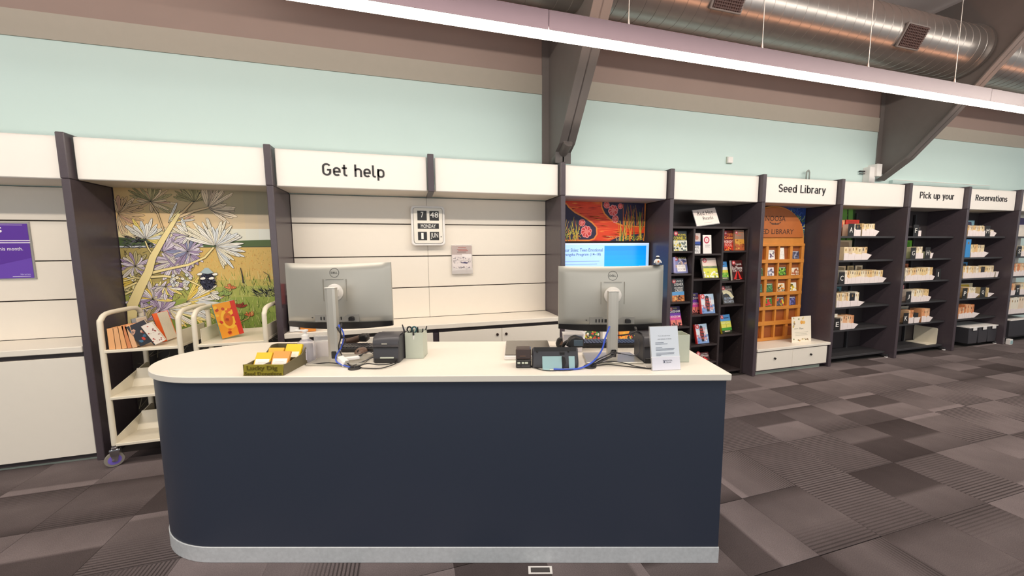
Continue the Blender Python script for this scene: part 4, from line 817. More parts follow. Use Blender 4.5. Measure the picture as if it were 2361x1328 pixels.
PKT = [(6.955, 1.451, .125, .125, '#efece8', ['#efece8', '#6f4a7a'], 'white printed card with a small purple mark, top row'),
       (7.165, 1.451, .085, .155, '#f3f1ec', ['#e6e4dc'], 'tall blank white packet, top row'),
       (7.385, 1.451, .13, .11, '#5a5c76', ['#8f93b0', '#3f3f58', '#c9c9d8'], 'grey violet flower packet, top row'),
       (6.955, 1.232, .13, .112, '#e6e2e6', ['#b9b0c4', '#8d8aa0'], 'pale packet with small flowers, second row'),
       (7.165, 1.232, .135, .115, '#2d4a22', ['#7fbf3f', '#a9d95a', '#4f8f2f'], 'bright green leafy herb packet, second row'),
       (7.38, 1.232, .145, .1, '#e6d2b8', ['#b5653f', '#d9a06a', '#f0e6d2'], 'beige and brown packet leaning out, second row'),
       (6.955, 1.013, .125, .115, '#3f6a45', ['#5f9a5a', '#7fb97a', '#2f4f35'], 'green cabbage leaf packet, third row'),
       (7.168, 1.013, .125, .112, '#e8d8b8', ['#e8822c', '#f0a03a', '#3f4a2a'], 'orange pumpkin packet, third row'),
       (7.375, 1.013, .13, .115, '#f0ead8', ['#e9c92f', '#3a2a20', '#f0d94a'], 'cream packet with a yellow sunflower, third row'),
       (6.955, .817, .13, .118, '#3f7a2f', ['#d93a3a', '#8fbf3a', '#e04a4a', '#5f9a2f'], 'red and green vegetable packet, fourth row'),
       (7.165, .817, .13, .118, '#4a4a55', ['#f0d93a', '#d9503a', '#6f6f85'], 'packet with yellow and red flowers, fourth row'),
       (7.38, .817, .125, .115, '#3f3f6a', ['#6f6fb5', '#8f8fd0', '#5a4a8a'], 'blue violet flower packet, fourth row')]
PKT += [(6.795, 1.232, .10, .112, '#3f5a35', ['#5f7a4a'], 'dark green packet half hidden by the upright, second row'), (6.80, 1.013, .10, .112, '#3f6a55', ['#5f8a75'], 'teal green packet half hidden by the upright, third row'), (6.78, .817, .10, .115, '#6a4a7a', ['#8f6aa0'], 'mauve packet half hidden by the upright, fourth row')]
for n, (x, z, W, H, bg, cols, lb) in enumerate(PKT):
    p = thing('seed_packet', lb, 'seed packet', (x, .308, z+.001), 0, 'seed packets in the pine cabinet pockets'); p.rotation_euler = (-.12, 0, 0)
    MB().box(0, W, 0, .004, 0, H, bev=.001).build('envelope', M_PAPER, p)
    i = Ink(); pk(i, W, H, cols, n, bg); clip_build(i, 'packet_print', p, (0, -.0003, 0), 0, W, 0, H)
t = thing('info_card', 'cream printed card standing on the bench right of the seed cabinet', 'card', (7.235, .12, .343)); t.rotation_euler = (-.08, 0, -.02)
Box('card', mat('cream_card', '#f2e8d6', .55, noise=.01), t, 0, .335, 0, .004, 0, .345, bev=0); Box('foot', M_CLEAR, t, .05, .28, .004, .07, 0, .003, bev=0)
I = Ink(); rs = random.Random(3)
I.text('Plant', .13, .2, .17, .195, '#5a5a50').rect(.04, .11, .178, .184, '#8d8a78').rect(.05, .28, .13, .134, '#b9b4a2').rect(.06, .26, .11, .114, '#b9b4a2').rect(.06, .27, .09, .094, '#b9b4a2')
I.disc(.17, .265, .025, '#e8a84a').disc(.21, .262, .022, '#eeb860')
for _ in range(26):
    e = rs.randrange(3); x, z = (rs.uniform(.02, .31), rs.uniform(.31, .335)) if e == 0 else ((rs.uniform(.015, .05), rs.uniform(.2, .33)) if e == 1 else (rs.uniform(.02, .31), rs.uniform(.02, .05)))
    I.disc(x, z, rs.uniform(.004, .012), rs.choice(['#7f9a4a', '#c9a04a', '#5f7a3a', '#d9c06a', '#8d6f4a']), n=7)
I.build('card_print', t, (0, -.0004, 0), **XZ)

# ------------------------------------------------------------------ bays 6-9: black steel reservation shelves
SZ = [1.755, 1.428, 1.10, .78, .46]
UN = {6: ('A shelves', 'black steel shelf bay lettered A to E'), 7: ('F shelves', 'black steel shelf bay lettered F to K'), 8: ('M shelves', 'black steel shelf bay lettered M to Q'), 9: ('S shelves', 'black steel shelf bay cut off at the right edge')}
for k in range(6, 10):
    xa, xb = 1.3*k+.002, 1.3*(k+1)-.052
    t = thing('shelf_bay', UN[k][1], 'shelf unit', (xa, 0, 0)); W = xb-xa
    bm = M_DARKBOARD if k != 9 else mat('pale_backing', '#e4dcd2', .6)
    Box('back_panel', bm, t, 0, W, BK, BK+.02, .02, FB+.01, bev=0)
    for z in SZ:
        s = MB().box(0, W-.012, .108, BK-.01, z-.006, z, bev=0).box(0, W-.012, .106, .116, z-.026, z, bev=.002).build('shelf', M_SHELF, t)
    if k != 8: Box('shelf', M_SHELF, t, 0, W-.02, .10, BK-.01, .055, .085, bev=.003)
    for lx in (.02, W-.045):
        f = Box('foot', M_SHELF, t, lx, lx+.03, .06, BK-.01, .012, .045, bev=.003); MB().cyl((lx+.015, .075, 0), (lx+.015, .075, .013), .02, n=12).build('foot_pad', M_PAPER, f)
    for px in (.42, .9): Box('post', M_SHELF, t, px, px+.03, .395, .425, .04, 2.1, bev=.002)
bd = thing('mural_panel', 'green leafy printed panel at the top of the A shelf bay', 'mural', (7.81, BK-.006, 0))
Box('board', M_DARKBOARD, bd, 0, .9, 0, .005, 1.45, 2.165, bev=0)
I = Ink(.00002); I.rect(.003, .897, 1.45, 2.165, '#2d4a22'); rs = random.Random(8)
for _ in range(60): I.leaf(rs.uniform(.0, .6), rs.uniform(1.85, 2.1), rs.uniform(.2, 1.4), rs.uniform(.1, .3), .035, rs.choice(['#5f7a35', '#7f8a3a', '#3f5f2a', '#a9a04a', '#23381c']), line='#1e2a16')
for x in (.55, .68, .8): I.line([(x, 1.5), (x+.02, 1.9), (x, 2.16)], .09, rs.choice(['#5f9a3a', '#4f8a2f', '#6fa84a']))
clip_build(I, 'mural_print', bd, (0, -.0005, 0), .003, .897, 1.455, 2.165)

SPINE = ['#f0dcb4', '#ead2a0', '#e8c890', '#f2e6cc', '#e6bd84', '#efe0c0', '#dcc6a8', '#f3ead8']
SPINE_W = ['#e6a070', '#f0c49a', '#e8b48a', '#f2dcc4', '#d98a5a', '#efd2b0']
rb = random.Random(77)
ORD = ['first', 'second', 'third', 'fourth', 'fifth', 'sixth', 'seventh', 'eighth', 'ninth', 'tenth', 'eleventh', 'twelfth', 'thirteenth', 'fourteenth', 'fifteenth', 'sixteenth', 'seventeenth', 'eighteenth', 'nineteenth', 'twentieth', 'twenty-first', 'twenty-second', 'twenty-third', 'twenty-fourth', 'twenty-fifth']
SHN = ['top shelf', 'second shelf', 'third shelf', 'fourth shelf', 'fifth shelf']
CN = {'#f0dcb4': 'cream', '#ead2a0': 'pale tan', '#e8c890': 'tan', '#f2e6cc': 'ivory', '#e6bd84': 'caramel', '#efe0c0': 'cream', '#dcc6a8': 'beige', '#f3ead8': 'ivory', '#e6a070': 'orange', '#f0c49a': 'peach', '#e8b48a': 'peach', '#f2dcc4': 'cream', '#d98a5a': 'rust', '#efd2b0': 'sand', '#c9301f': 'red', '#4a55b0': 'blue', '#3a8fd2': 'sky blue', '#26262b': 'black', '#6fbf1f': 'lime green', '#b5653f': 'brown', '#4f7f8a': 'teal', '#e6c03a': 'yellow', '#d9482c': 'orange red'}
count = {}
def res_book(bay, sh, x, W, H, col, slip=True, y=.118, D=.14, tilt=0, zoff=0, flare=0):
    key = (bay, sh); n = count.get(key, 0); count[key] = n+1
    lb = '%s spined reserved book, %s from left on the %s of the %s' % (CN.get(col, 'pale'), ORD[min(n, 24)], SHN[sh], UN[bay][0])
    t = thing('reserved_book', lb, 'book', (x, y, SZ[sh]+.001+zoff), 0, 'reserved books on the %s' % UN[bay][0]); t.rotation_euler = (0, tilt, 0)
    m = mat('spine_'+col.strip('#'), col, .45, noise=.05)
    MB().box(0, W-.0015, 0, D, 0, H, bev=.0015).build('cover', m, t)
    i = Ink()
    c2 = rb.choice(['#5a4636', '#8a6f4a', '#3a3535', '#a8824a'])
    zt = H*rb.uniform(.66, .78); i.rect(W*.32, W*.58, zt, min(H*.95, zt+.035), c2)
    if rb.random() < .5: i.rect(W*.1, W*.85, H*.965, H*.985, c2)
    i.build('spine_print', t, (0, -.0004, 0), **XZ)
    if slip:
        hh = rb.uniform(.075, .098); sw = W+rb.uniform(.004, .012); o = rb.uniform(-.004, .002)
        b = MB().prism([(o, .0), (o+sw, .0), (o+sw+flare, hh*(1-.3*(flare > .03))), (o, hh)], 'y', -.006-.002*(n % 2), -.0045-.002*(n % 2)).build('reservation_slip', M_SLIP, t)
    return t
def card(bay, sh, x, letter, W=.11, H=.165, lb=None):
    t = thing('letter_card', lb or 'black divider card lettered %s on the %s of the %s' % (letter, SHN[sh], UN[bay][0]), 'divider card', (x, .112, SZ[sh]+.001))
    Box('card', M_BLACK, t, 0, W, 0, .004, 0, H, bev=.001)
    wl = {'I': .018, 'M': .07, 'F': .045, 'J': .04}.get(letter, .058)
    lettering('letter', letter, W*.5-wl/2, W*.5+wl/2, .048, .116, -.0003, M_WLET, t, depth=.001)
    return t
def run(bay, sh, xa, xb, H, cols=SPINE, wmin=.03, wmax=.05, last=0, skip=.0, Hj=.008):
    x = xa
    while x < xb-.02:
        W = min(rb.uniform(wmin, wmax), xb-x); end = x+W >= xb-.02
        res_book(bay, sh, x, W, H+rb.uniform(-Hj, Hj), rb.choice(cols), flare=last if end else 0); x += W
def back_item(bay, sh, x, W, H, col, lb, y=.29, name='picture_book', stripe=None):
    t = thing(name, lb, 'book', (x, y, SZ[sh]+.001))
    m = mat('spine_'+col.strip('#'), col, .45, noise=.12); Box('cover', m, t, 0, W, 0, .012, 0, H, bev=.001)
    MB().box(W-.004, W, .002, .010, .002, H-.002).build('pages', M_PAPER, t)
    if stripe: Ink().batch([([(W*.1, H*.55), (W*.9, H*.6), (W*.85, H*.9), (W*.2, H*.95)], stripe)]).build('cover_print', t, (0, -.0005, 0), **XZ)
# A shelves
card(6, 0, 8.10, 'A'); res_book(6, 0, 8.215, .028, .165, '#f3ead8'); res_book(6, 0, 8.245, .085, .155, '#26262b'); res_book(6, 0, 8.332, .03, .12, '#26262b', slip=False)
run(6, 0, 8.367, 8.62, .168, last=.07)
back_item(6, 0, 8.0, .30, .232, '#e6a070', 'orange and white patterned picture book lying behind the A card', stripe='#d9482c')
back_item(6, 0, 8.32, .27, .236, '#c9301f', 'tall red picture book at the back of the A shelf', stripe='#a8241a')
run(6, 1, 8.06, 8.51, .18, last=.08, wmin=.05, wmax=.085)
back_item(6, 1, 8.02, .46, .275, '#c9b89a', 'wide beige picture book at the back of the second A bay shelf', stripe='#a08a72'); back_item(6, 1, 7.93, .18, .225, '#d98a5a', 'small orange and white book left of the beige picture book', y=.25, stripe='#f2e6cc')
card(6, 2, 7.995, 'C'); run(6, 2, 8.11, 8.88, .178, last=.07, wmin=.03, wmax=.055)
for x, W, c in ((8.16, .2, '#dcc6a8'), (8.40, .12, '#c9b48a'), (8.56, .14, '#e8dcc4')): back_item(6, 2, x, W, .24, c, {'#dcc6a8': 'beige patterned tall book behind the C row, left', '#c9b48a': 'tan tall book behind the C row, middle', '#e8dcc4': 'cream tall book behind the C row, right'}[c], y=.27, stripe='#8f7f66')
run(6, 3, 7.99, 8.25, .195); res_book(6, 3, 8.255, .09, .18, '#26262b'); run(6, 3, 8.345, 8.43, .2, last=.1)
back_item(6, 3, 8.0, .34, .262, '#4f7f8a', 'dark teal picture book behind the fourth A bay shelf', stripe='#26343a')
card(6, 4, 7.98, 'E'); run(6, 4, 8.10, 8.37, .19, SPINE_W, last=.08, Hj=.004)
plain_book('paperback_book', 'white edged book lying above the E card', 'book', (7.95, .16, .63), .15, .05, .12, '#f3ead8')
# F shelves
card(7, 0, 9.42, 'F'); res_book(7, 0, 9.535, .05, .13, '#26262b', slip=True)
back_item(7, 0, 9.44, .2, .2, '#26262b', 'black book standing behind the F card')
card(7, 1, 9.41, 'G'); run(7, 1, 9.525, 9.69, .17, ['#f3ead8', '#efe0c0']); card(7, 1, 9.73, 'H'); res_book(7, 1, 9.845, .03, .1, '#f3ead8', flare=.03)
back_item(7, 1, 9.40, .36, .27, '#6fbf1f', 'lime green picture book behind the G card', stripe='#4f9a14')
run(7, 2, 9.345, 9.96, .19, last=.04); card(7, 2, 10.02, 'I', W=.12)
back_item(7, 2, 9.45, .28, .245, '#b5653f', 'brown picture book behind the third F bay shelf', stripe='#7a4426')
card(7, 3, 9.40, 'J'); run(7, 3, 9.52, 9.92, .18, last=.05)
back_item(7, 3, 9.40, .28, .235, '#e6a0a8', 'pink and cream book behind the J row', stripe='#c9304a')
card(7, 4, 9.39, 'K'); run(7, 4, 9.51, 9.62, .19, SPINE_W, last=0); res_book(7, 4, 9.63, .10, .15, '#26262b', flare=.03); run(7, 4, 9.80, 10.0, .2, SPINE_W, last=.07)
back_item(7, 4, 9.5, .33, .225, '#c9c0b0', 'grey and white picture book behind the K row', stripe='#8a8f86')
t = thing('book_end', 'cream metal bookend standing on the bottom F bay shelf', 'bookend', (10.05, .14, .0855)); MB().prism(rr_pts(.14, .125, .02), 'x', 0, .004).build('upright_plate', M_CREAMMETAL, t).location = (.22, .14, .125)
Box('foot_plate', M_CREAMMETAL, t, -.0, .22, .0, .26, 0, .004, bev=0)
# M shelves
run(8, 0, 10.68, 11.10, .165); card(8, 0, 11.11, 'M', W=.12); run(8, 0, 11.24, 11.34, .11, ['#f3ead8'], last=.05)
back_item(8, 0, 10.7, .55, .265, '#7fa8b8', 'large pale blue picture book behind the M row', y=.3, stripe='#3a3f5a')
res_book(8, 1, 10.68, .125, .28, '#3a8fd2', slip=False); run(8, 1, 10.81, 11.15, .195, last=.11)
run(8, 2, 10.68, 11.13, .19); res_book(8, 2, 11.135, .09, .17, '#26262b'); run(8, 2, 11.24, 11.46, .18, last=.02); res_book(8, 2, 11.52, .04, .09, '#f3ead8', flare=.03)
back_item(8, 2, 10.9, .27, .245, '#3a8fd2', 'blue topped picture book behind the third M bay shelf', stripe='#26343a')
card(8, 3, 10.72, 'P', W=.115); run(8, 3, 10.855, 11.05, .17, last=.1); card(8, 3, 11.17, 'Q', W=.13); run(8, 3, 11.37, 11.42, .15, last=.12)
back_item(8, 3, 10.68, .69, .215, '#efe0c0', 'long cream and yellow book behind the P and Q cards', stripe='#e6c03a')
run(8, 4, 10.68, 10.83, .17, SPINE_W); run(8, 4, 10.83, 11.09, .215, SPINE_W, last=.14)
back_item(8, 4, 10.68, .16, .255, '#4f7f8a', 'teal picture book at the left of the fifth M bay shelf', stripe='#3a5f6a')
for k, x in enumerate((10.90, 11.155, 11.40)):
    t = thing('storage_tub', ['dark storage tub with white lid, leftmost under the M shelves', 'dark storage tub with white lid, middle one under the M shelves', 'dark storage tub with white lid, rightmost under the M shelves'][k], 'tub', (x, .07, .046), 0, 'lidded tubs under the M shelves')
    MB().prism([(.008, 0), (.222, 0), (.235, .255), (-.005, .255)], 'y', 0, .32, bev=.006).build('tub', M_DGREY, t); Box('lid', M_PAPER, t, -.008, .238, -.008, .33, .256, .272, bev=.003); Box('lid_clip', M_PAPER, t, .07, .16, -.016, -.008, .215, .27, bev=.003)
# S shelves (cut off)
back_item(9, 0, 12.02, .9, .36, '#f3e8dc', 'white poster with purple corner behind the S card', y=.35, stripe='#5a4a7a')
card(9, 1, 12.03, 'S'); run(9, 1, 12.14, 12.6, .17)
run(9, 2, 11.97, 12.5, .2, SPINE_W); card(9, 3, 12.13, 'T', W=.1); run(9, 3, 11.97, 12.12, .19, SPINE_W, last=.02); run(9, 3, 12.24, 12.6, .19)
back_item(9, 3, 11.96, .5, .25, '#d9822c', 'long orange book behind the fourth row at the right edge'); run(9, 4, 11.97, 12.5, .28, ['#f2dcc4', '#f3ead8'], wmin=.06, wmax=.09)
t = thing('storage_tub', 'long dark tub with white lid under the S shelves at right edge', 'tub', (11.97, .07, .086)); MB().prism([(.01, 0), (.6, 0), (.62, .27), (-.005, .27)], 'y', 0, .3, bev=.006).build('tub', M_DGREY, t); Box('lid', M_PAPER, t, -.01, .63, -.01, .31, .271, .285, bev=.003)
t = thing('door_stop_box', 'small pale box on the floor at the foot of the rightmost upright', 'box', (11.72, -.05, 0)); Box('body', M_PAPER, t, 0, .07, 0, .05, 0, .09, bev=.003); Box('front_plate', M_CYAN, t, .004, .066, -.003, 0, .01, .07, bev=.001)

# ------------------------------------------------------------------ book trolleys
def trolley(X, Y0, label, W=.475, D=.44):
    t = thing('book_trolley', label, 'book trolley', (X, Y0, 0), 0, 'cream steel book trolleys')
    r = .0175
    for sx in (0, W):
        fr = MB().tube([(sx, 0, .165), (sx, 0, .6), (sx, 0, 1.06), (sx, .015, 1.125), (sx, .07, 1.16), (sx, D/2, 1.165), (sx, D-.07, 1.16), (sx, D-.015, 1.125), (sx, D, 1.06), (sx, D, .6), (sx, D, .165)], r, n=10, smooth=4).build('end_frame', M_CREAMMETAL, t, smooth=True)
    for z in (.178, .54, .898):
        s = MB()
        s.box(.01, W-.01, -.012, D+.012, z-.022, z, bev=.003)
        sh = s.build('shelf', M_CREAMMETAL, t)
        if z < .8:
            MB().prism([(.0, z), (D, z), (D, z+.135), (D-.03, z+.15), (.0, z+.045)], 'x', .012, .017).build('end_plate', M_CREAMMETAL, sh)
            MB().prism([(.0, z), (D, z), (D, z+.135), (D-.03, z+.15), (.0, z+.045)], 'x', W-.017, W-.012).build('end_plate', M_CREAMMETAL, sh)
            MB().prism([(.21, z+.001), (.235, z+.001), (.30, z+.13), (.292, z+.13)], 'x', .014, W-.014).build('sloped_back', M_CREAMMETAL, sh)
        else:
            for a in (.012, W-.017): MB().prism([(0.05, z), (D-.05, z), (D-.05, z+.11), (.05, z+.11)], 'x', a, a+.005).build('end_plate', M_CREAMMETAL, sh)
            MB().box(.014, W-.014, D-.01, D-.005, z, z+.03).build('back_lip', M_CREAMMETAL, sh)
    for sx in (0, W-.045):
        for sy in (0, D):
            c = thing('caster', None, None, (sx, sy, 0)); c.parent = t; c.rotation_euler = (0, 0, R(-72))
            MB().lathe([(.022, .135), (.022, .15), (.017, .152), (.017, .168)], n=16).box(-.02, .02, -.03, .03, .125, .137, bev=.003).prism([(-.03, .13), (.03, .13), (.012, .045), (-.012, .045)], 'x', -.026, -.022).prism([(-.03, .13), (.03, .13), (.012, .045), (-.012, .045)], 'x', .022, .026).cyl((-.03, -.01, .055), (.03, -.01, .055), .007, n=10).build('fork', M_CHROME, c, smooth=True)
            w_ = MB().lathe([(.036, -.015), (.053, -.014), (.056, 0), (.053, .014), (.036, .015)], n=24).build('tyre', M_TYRE, c, smooth=True)
            h = MB().lathe([(.012, -.018), (.037, -.016), (.037, .016), (.012, .018)], n=20).build('hub', M_PURPLE, c, smooth=True)
            for o in (w_, h): o.location = (0, -.01, .056); o.rotation_euler = (0, R(90), R(18))
    return t
trolley(.155, -.13, 'cream steel book trolley with a short row of leaning books, nearest the left')
trolley(.735, -.14, 'cream steel book trolley holding one bright picture book')
TB = [(.185, .042, .155, '#f0b27a', 0), (.226, .036, .158, '#eab07c', .02), (.262, .034, .17, '#efae74', .06), (.296, .03, .172, '#d98a5a', .12), (.325, .034, .168, '#eab588', .18)]
lb = ['first leaning peach book from left on the near trolley', 'second leaning tan book from left on the near trolley', 'third leaning peach book from left on the near trolley', 'fourth leaning rust edged book on the near trolley', 'fifth leaning peach book on the near trolley']
for (x, W, H, c, tl), l in zip(TB, lb):
    t = plain_book('leaning_book', l, 'book', (x, -.125, .9), W-.002, H, .11, c, tilt=-tl, edge='#f0c89c', group='leaning books on the near trolley')
def tart(i, W, H): i.rect(0, W, 0, H, '#2b2b33'); blobs(i, W, H, 14, (.1, .8), ['#c9402c', '#3f6a8a', '#d9a58a'], 41, .15)
def cart2(i, W, H): i.rect(0, W, 0, H, '#e8ddd0'); blobs(i, W, H, 20, (.1, .9), ['#b5453a', '#8a2f2a', '#d9cdbf'], 42, .1); i.rect(0, W*.12, 0, H, '#2b2b2b')
t = cover_book('dark comic style paperback leaning at the front of the near trolley', .375, .905, .11, .17, y=-.12, D=.03, lean=-.05, spine='#2b2b33', art=tart, group='leaning books on the near trolley', dot=False); t.rotation_euler = (-.05, -.42, .25)
t = cover_book('white and red patterned paperback at the right end of the near trolley row', .452, .905, .075, .165, y=-.11, D=.03, lean=-.05, spine='#e8ddd0', art=cart2, group='leaning books on the near trolley', dot=False); t.rotation_euler = (-.05, -.45, .25)
plain_book('leaning_book', 'bright orange book standing tallest behind the leaning books on the near trolley', 'book', (.43, .03, .9), .035, .235, .14, '#e8642c', tilt=-.22, group='leaning books on the near trolley')
plain_book('leaning_book', 'grey book lying slanted behind the leaning books on the near trolley', 'book', (.27, .02, .9), .03, .2, .13, '#8d8f90', tilt=-.1, group='leaning books on the near trolley')
def ptart(i, W, H): i.rect(0, W, 0, H, '#e2952c'); i.disc(W*.55, H*.52, W*.36, '#e8b23a', ry=H*.3); i.disc(W*.5, H*.5, W*.2, '#c96a1c', ry=H*.2); blobs(i, W, H, 18, (.05, .95), ['#c9352c', '#d9652c', '#e8b23a', '#b5452c'], 43, .12); i.rect(W*.78, W, 0, H, '#c93a2c')
t = cover_book('bright orange picture book with a teal spine leaning on the far trolley', .86, .901, .15, .29, y=-.02, D=.045, lean=-.1, spine='#3f9aa0', art=ptart, group=None, dot=False, name='picture_book'); t.rotation_euler = (-.05, -.16, .55)

# ------------------------------------------------------------------ reception desk
TH = R(-16.4); A0 = Vector((3.824, -2.135, 0)); EX = Vector((math.cos(TH), math.sin(TH), 0)); EY = Vector((-math.sin(TH), math.cos(TH), 0))
def dpos(u, v, z=1.0): return A0+EX*u+EY*v+Vector((0, 0, z))
def dthing(name, label, cat, u, v, z=1.0, rz=0, group=None): return thing(name, label, cat, dpos(u, v, z), TH+rz, group)
desk = thing('reception_desk', 'navy reception desk with white rounded top and metal kick plate', 'desk', A0, TH)
def outline(ins):
    P = [(-ins, ins), (-ins, .66-ins)]
    n = 30
    for k in range(n+1):
        a = R(90+180*k/n); P.append((-2.63+(.443-ins)*math.cos(a), .345+(.347-ins)*math.sin(a)))
    return P
MB().prism(outline(0), 'z', .967, 1.0, bev=.003).build('worktop', M_WHITE, desk, smooth=True)
MB().prism(outline(.016), 'z', .0872, .966).build('front_panel', M_NAVY, desk, smooth=True)
MB().prism(outline(.012), 'z', 0, .087, bev=.002).build('kick_plate', M_ALU, desk, smooth=True)
# monitors -----------------------------------------------------------------
def monitor(u0, vb, zt, zb, label, W=.6, sdx=0.0):
    t = dthing('computer_monitor', label, 'monitor', u0, vb)
    H = zt-zb; V0 = .12
    def back(a, b_, off=0):
        x = (a-.5)*W*(1+.0*(1-b_)); s = 1-(2*a-1)**2
        e = min(min(a, 1-a)*14, 1); e2 = min(min(b_, 1-b_)*14, 1)
        bul = .012*min(e, e2)**.6+.012*max(0, math.cos((a-.5)*3.0))*max(0, math.cos((b_-.45)*2.6))
        return (x, V0-.026*s-bul+off, zb+H*b_-.004*s)
    b = MB().grid(lambda a, b_: back(a, b_), 28, 18)
    def front(a, b_): s = 1-(2*a-1)**2; return ((a-.5)*W, V0-.026*s+.012, zb+H*b_-.004*s)
    b.grid(lambda a, b_: front(1-a, b_), 28, 18)
    bmesh.ops.remove_doubles(b.bm, verts=b.bm.verts[:], dist=1e-6)
    bd_ = [e for e in b.bm.edges if e.is_boundary]
    try: bmesh.ops.bridge_loops(b.bm, edges=bd_)
    except Exception: pass
    def sy(x, z): return back(x/W+.5, (z-zb)/H)[1]
    sh = b.build('rear_shell', M_SILVER, t, smooth=True, recalc=True)
    c = MB().grid(lambda a, b_: ((a-.5)*W*.995, V0-.026*(1-(2*a-1)**2)-.010*(b_), zb-.028+.03*b_-.004*(1-(2*a-1)**2)-.010*(1-b_)*(1-(2*a-1)**2)), 24, 2)
    c.grid(lambda a, b_: ((.5-a)*W*.995, V0-.026*(1-(2*a-1)**2)+.014, zb-.028+.03*b_-.004*(1-(2*a-1)**2)-.010*(1-b_)*(1-(2*a-1)**2)), 24, 2)
    try: bmesh.ops.bridge_loops(c.bm, edges=[e for e in c.bm.edges if e.is_boundary])
    except Exception: pass
    c.build('lower_bezel', M_BLACK, t, recalc=True)
    MB().grid(lambda a, b_: ((.5-a)*W*.985, V0-.026*(1-(2*a-1)**2)+.0145, zb+.004+(H-.01)*b_), 20, 1).build('display_glass', mat('dark_display_glass', '#101216', .15), t)
    yb = V0-.026-.024; yb = sy(0, zt-.165)-.0005
    # vesa recess lines, badge, ports
    zc = zt-.165
    MB().box(-.066, -.0645, yb-.0005, yb+.01, zc-.05, zc+.075).box(.0645, .066, yb-.0005, yb+.01, zc-.05, zc+.075).box(-.05, .05, yb-.001, yb+.01, zc+.074, zc+.0755).build('seam_lines', mat('seam_grey', '#8f8b82', .5), t)
    zl = zt-.055
    lg = MB(); n = 36
    for k in range(n):
        a, b2 = 2*math.pi*k/n, 2*math.pi*(k+1)/n
        lg.quad(*[(r*math.cos(x), sy(r*math.cos(x), zl+r*math.sin(x))-.0006, zl+r*math.sin(x)) for r, x in ((.0265, a), (.0265, b2), (.0245, b2), (.0245, a))])
    lb_ = lg.build('badge_ring', mat('badge_grey', '#3a3836', .4), t)
    lettering('badge_letters', 'DELL', -.018, .018, zl-.0055, zl+.0055, sy(0, zl)-.0003, mat('badge_grey', '#3a3836'), t, depth=.0006)
    pz = zb+.022; yq = yb; yb = sy(0, pz)-.0052
    pp = Box('port_panel', mat('port_recess', '#8d8a84', .5), t, -.126, .126, yb+.004, yb+.03, pz-.018, pz+.026, bev=.001)
    p = MB()
    for k in range(3): p.box(-.093+.0175*k, -.0865+.0175*k, yb+.0025, yb+.006, pz-.006, pz+.012)
    p.box(-.042, -.025, yb+.0025, yb+.006, pz-.006, pz+.012).box(-.014, -.006, yb+.0025, yb+.006, pz-.006, pz+.012).box(.004, .011, yb+.0025, yb+.006, pz-.006, pz+.012).box(.022, .029, yb+.0025, yb+.006, pz-.006, pz+.012)
    p.build('ports', M_BLACK, pp)
    MB().prism([(.072, pz-.010), (.102, pz-.010), (.102, pz+.008), (.095, pz+.014), (.079, pz+.014), (.072, pz+.008)], 'y', yb-.012, yb+.005, bev=.002).build('power_plug', M_BLACK, pp)
    MB().box(-.147, -.139, yb+.009, yb+.0105, pz+.004, pz+.008).build('lock_slot', M_BLACK, t)
    i = Ink().rect(-.04, -.012, zb+.062, zb+.079, '#dfe8e0').rect(-.04, -.012, zb+.066, zb+.076, '#2f8a68'); i.build('energy_sticker', t, (0, yb+.006, 0), **XZ)
    yb = yq
    # stand: hub, neck, pole, base
    yp = -.045
    MB().lathe([(.0, -.004), (.036, -.004), (.048, .002), (.048, .012), (.04, .016)], n=28).build('hub_disc', mat('white_hub', '#e2ddd6', .35), t, smooth=True).matrix_local = Matrix.Translation((.0, yb+.008, zc)) @ Matrix.Rotation(R(90), 4, 'X')
    arm = MB(); pa = sdx-.012
    vv = [(x_, y_, z_) for y_, xs_ in ((yp, (pa-.02, pa+.02)), (yb+.008, (-.02, .02))) for x_ in xs_ for z_ in (zc-.02, zc+.018)]
    A = [arm.bm.verts.new(c_) for c_ in vv]
    for f in ((0, 1, 3, 2), (4, 6, 7, 5), (0, 2, 6, 4), (1, 5, 7, 3), (0, 4, 5, 1), (2, 3, 7, 6)): arm.bm.faces.new([A[k] for k in f])
    arm.build('neck_arm', mat('white_hub', '#e2ddd6'), t, recalc=True)
    px = sdx-.012
    po_ = MB().prism([(px-.0255, yp-.018), (px-.012, yp-.022), (px+.014, yp-.022), (px+.0265, yp-.018), (px+.0265, yp+.012), (px-.0255, yp+.012)], 'z', .012, zc+.035).build('pole', M_SILVER2, t)
    MB().box(px-.027, px+.028, yp-.024, yp+.014, zc+.0352, zc+.040, bev=.002).build('pole_cap', mat('white_hub', '#e2ddd6'), po_)
    MB().box(px-.008, px+.018, yp-.0228, yp-.021, .035, .075, bev=.003).build('cable_hole', M_BLACK, po_)
    MB().prism([(sdx-.155, -.085), (sdx+.148, -.085), (sdx+.135, .11), (sdx-.14, .11)], 'z', 0, .012, bev=.003).build('base', M_SILVER, t)
    return t
monitor(-2.056, .245, .542, .203, 'silver monitor seen from behind, left one on the desk', .608, .051)
monitor(-.497, .245, .512, .178, 'silver monitor seen from behind, right one on the desk, with a figurine on top', .594, -.018)
t = dthing('bird_figurine', 'tiny white and orange bird figurine standing on the right monitor', 'figurine', -.24, .35, 1.511)
MB().box(-.022, .022, -.012, .012, 0, .003, bev=.001).build('stand', M_BLACK, t)
MB().lathe([(.004, .003), (.011, .010), (.013, .022), (.010, .033), (.006, .037)], n=12).build('body', M_PAPER, t, smooth=True)
MB().lathe([(.005, .035), (.009, .040), (.009, .046), (.004, .051)], n=12).build('head', M_BLACK, t, smooth=True); MB().lathe([(.009, .047), (.0095, .051), (.005, .054)], n=12).build('cap', M_PAPER, t, smooth=True)
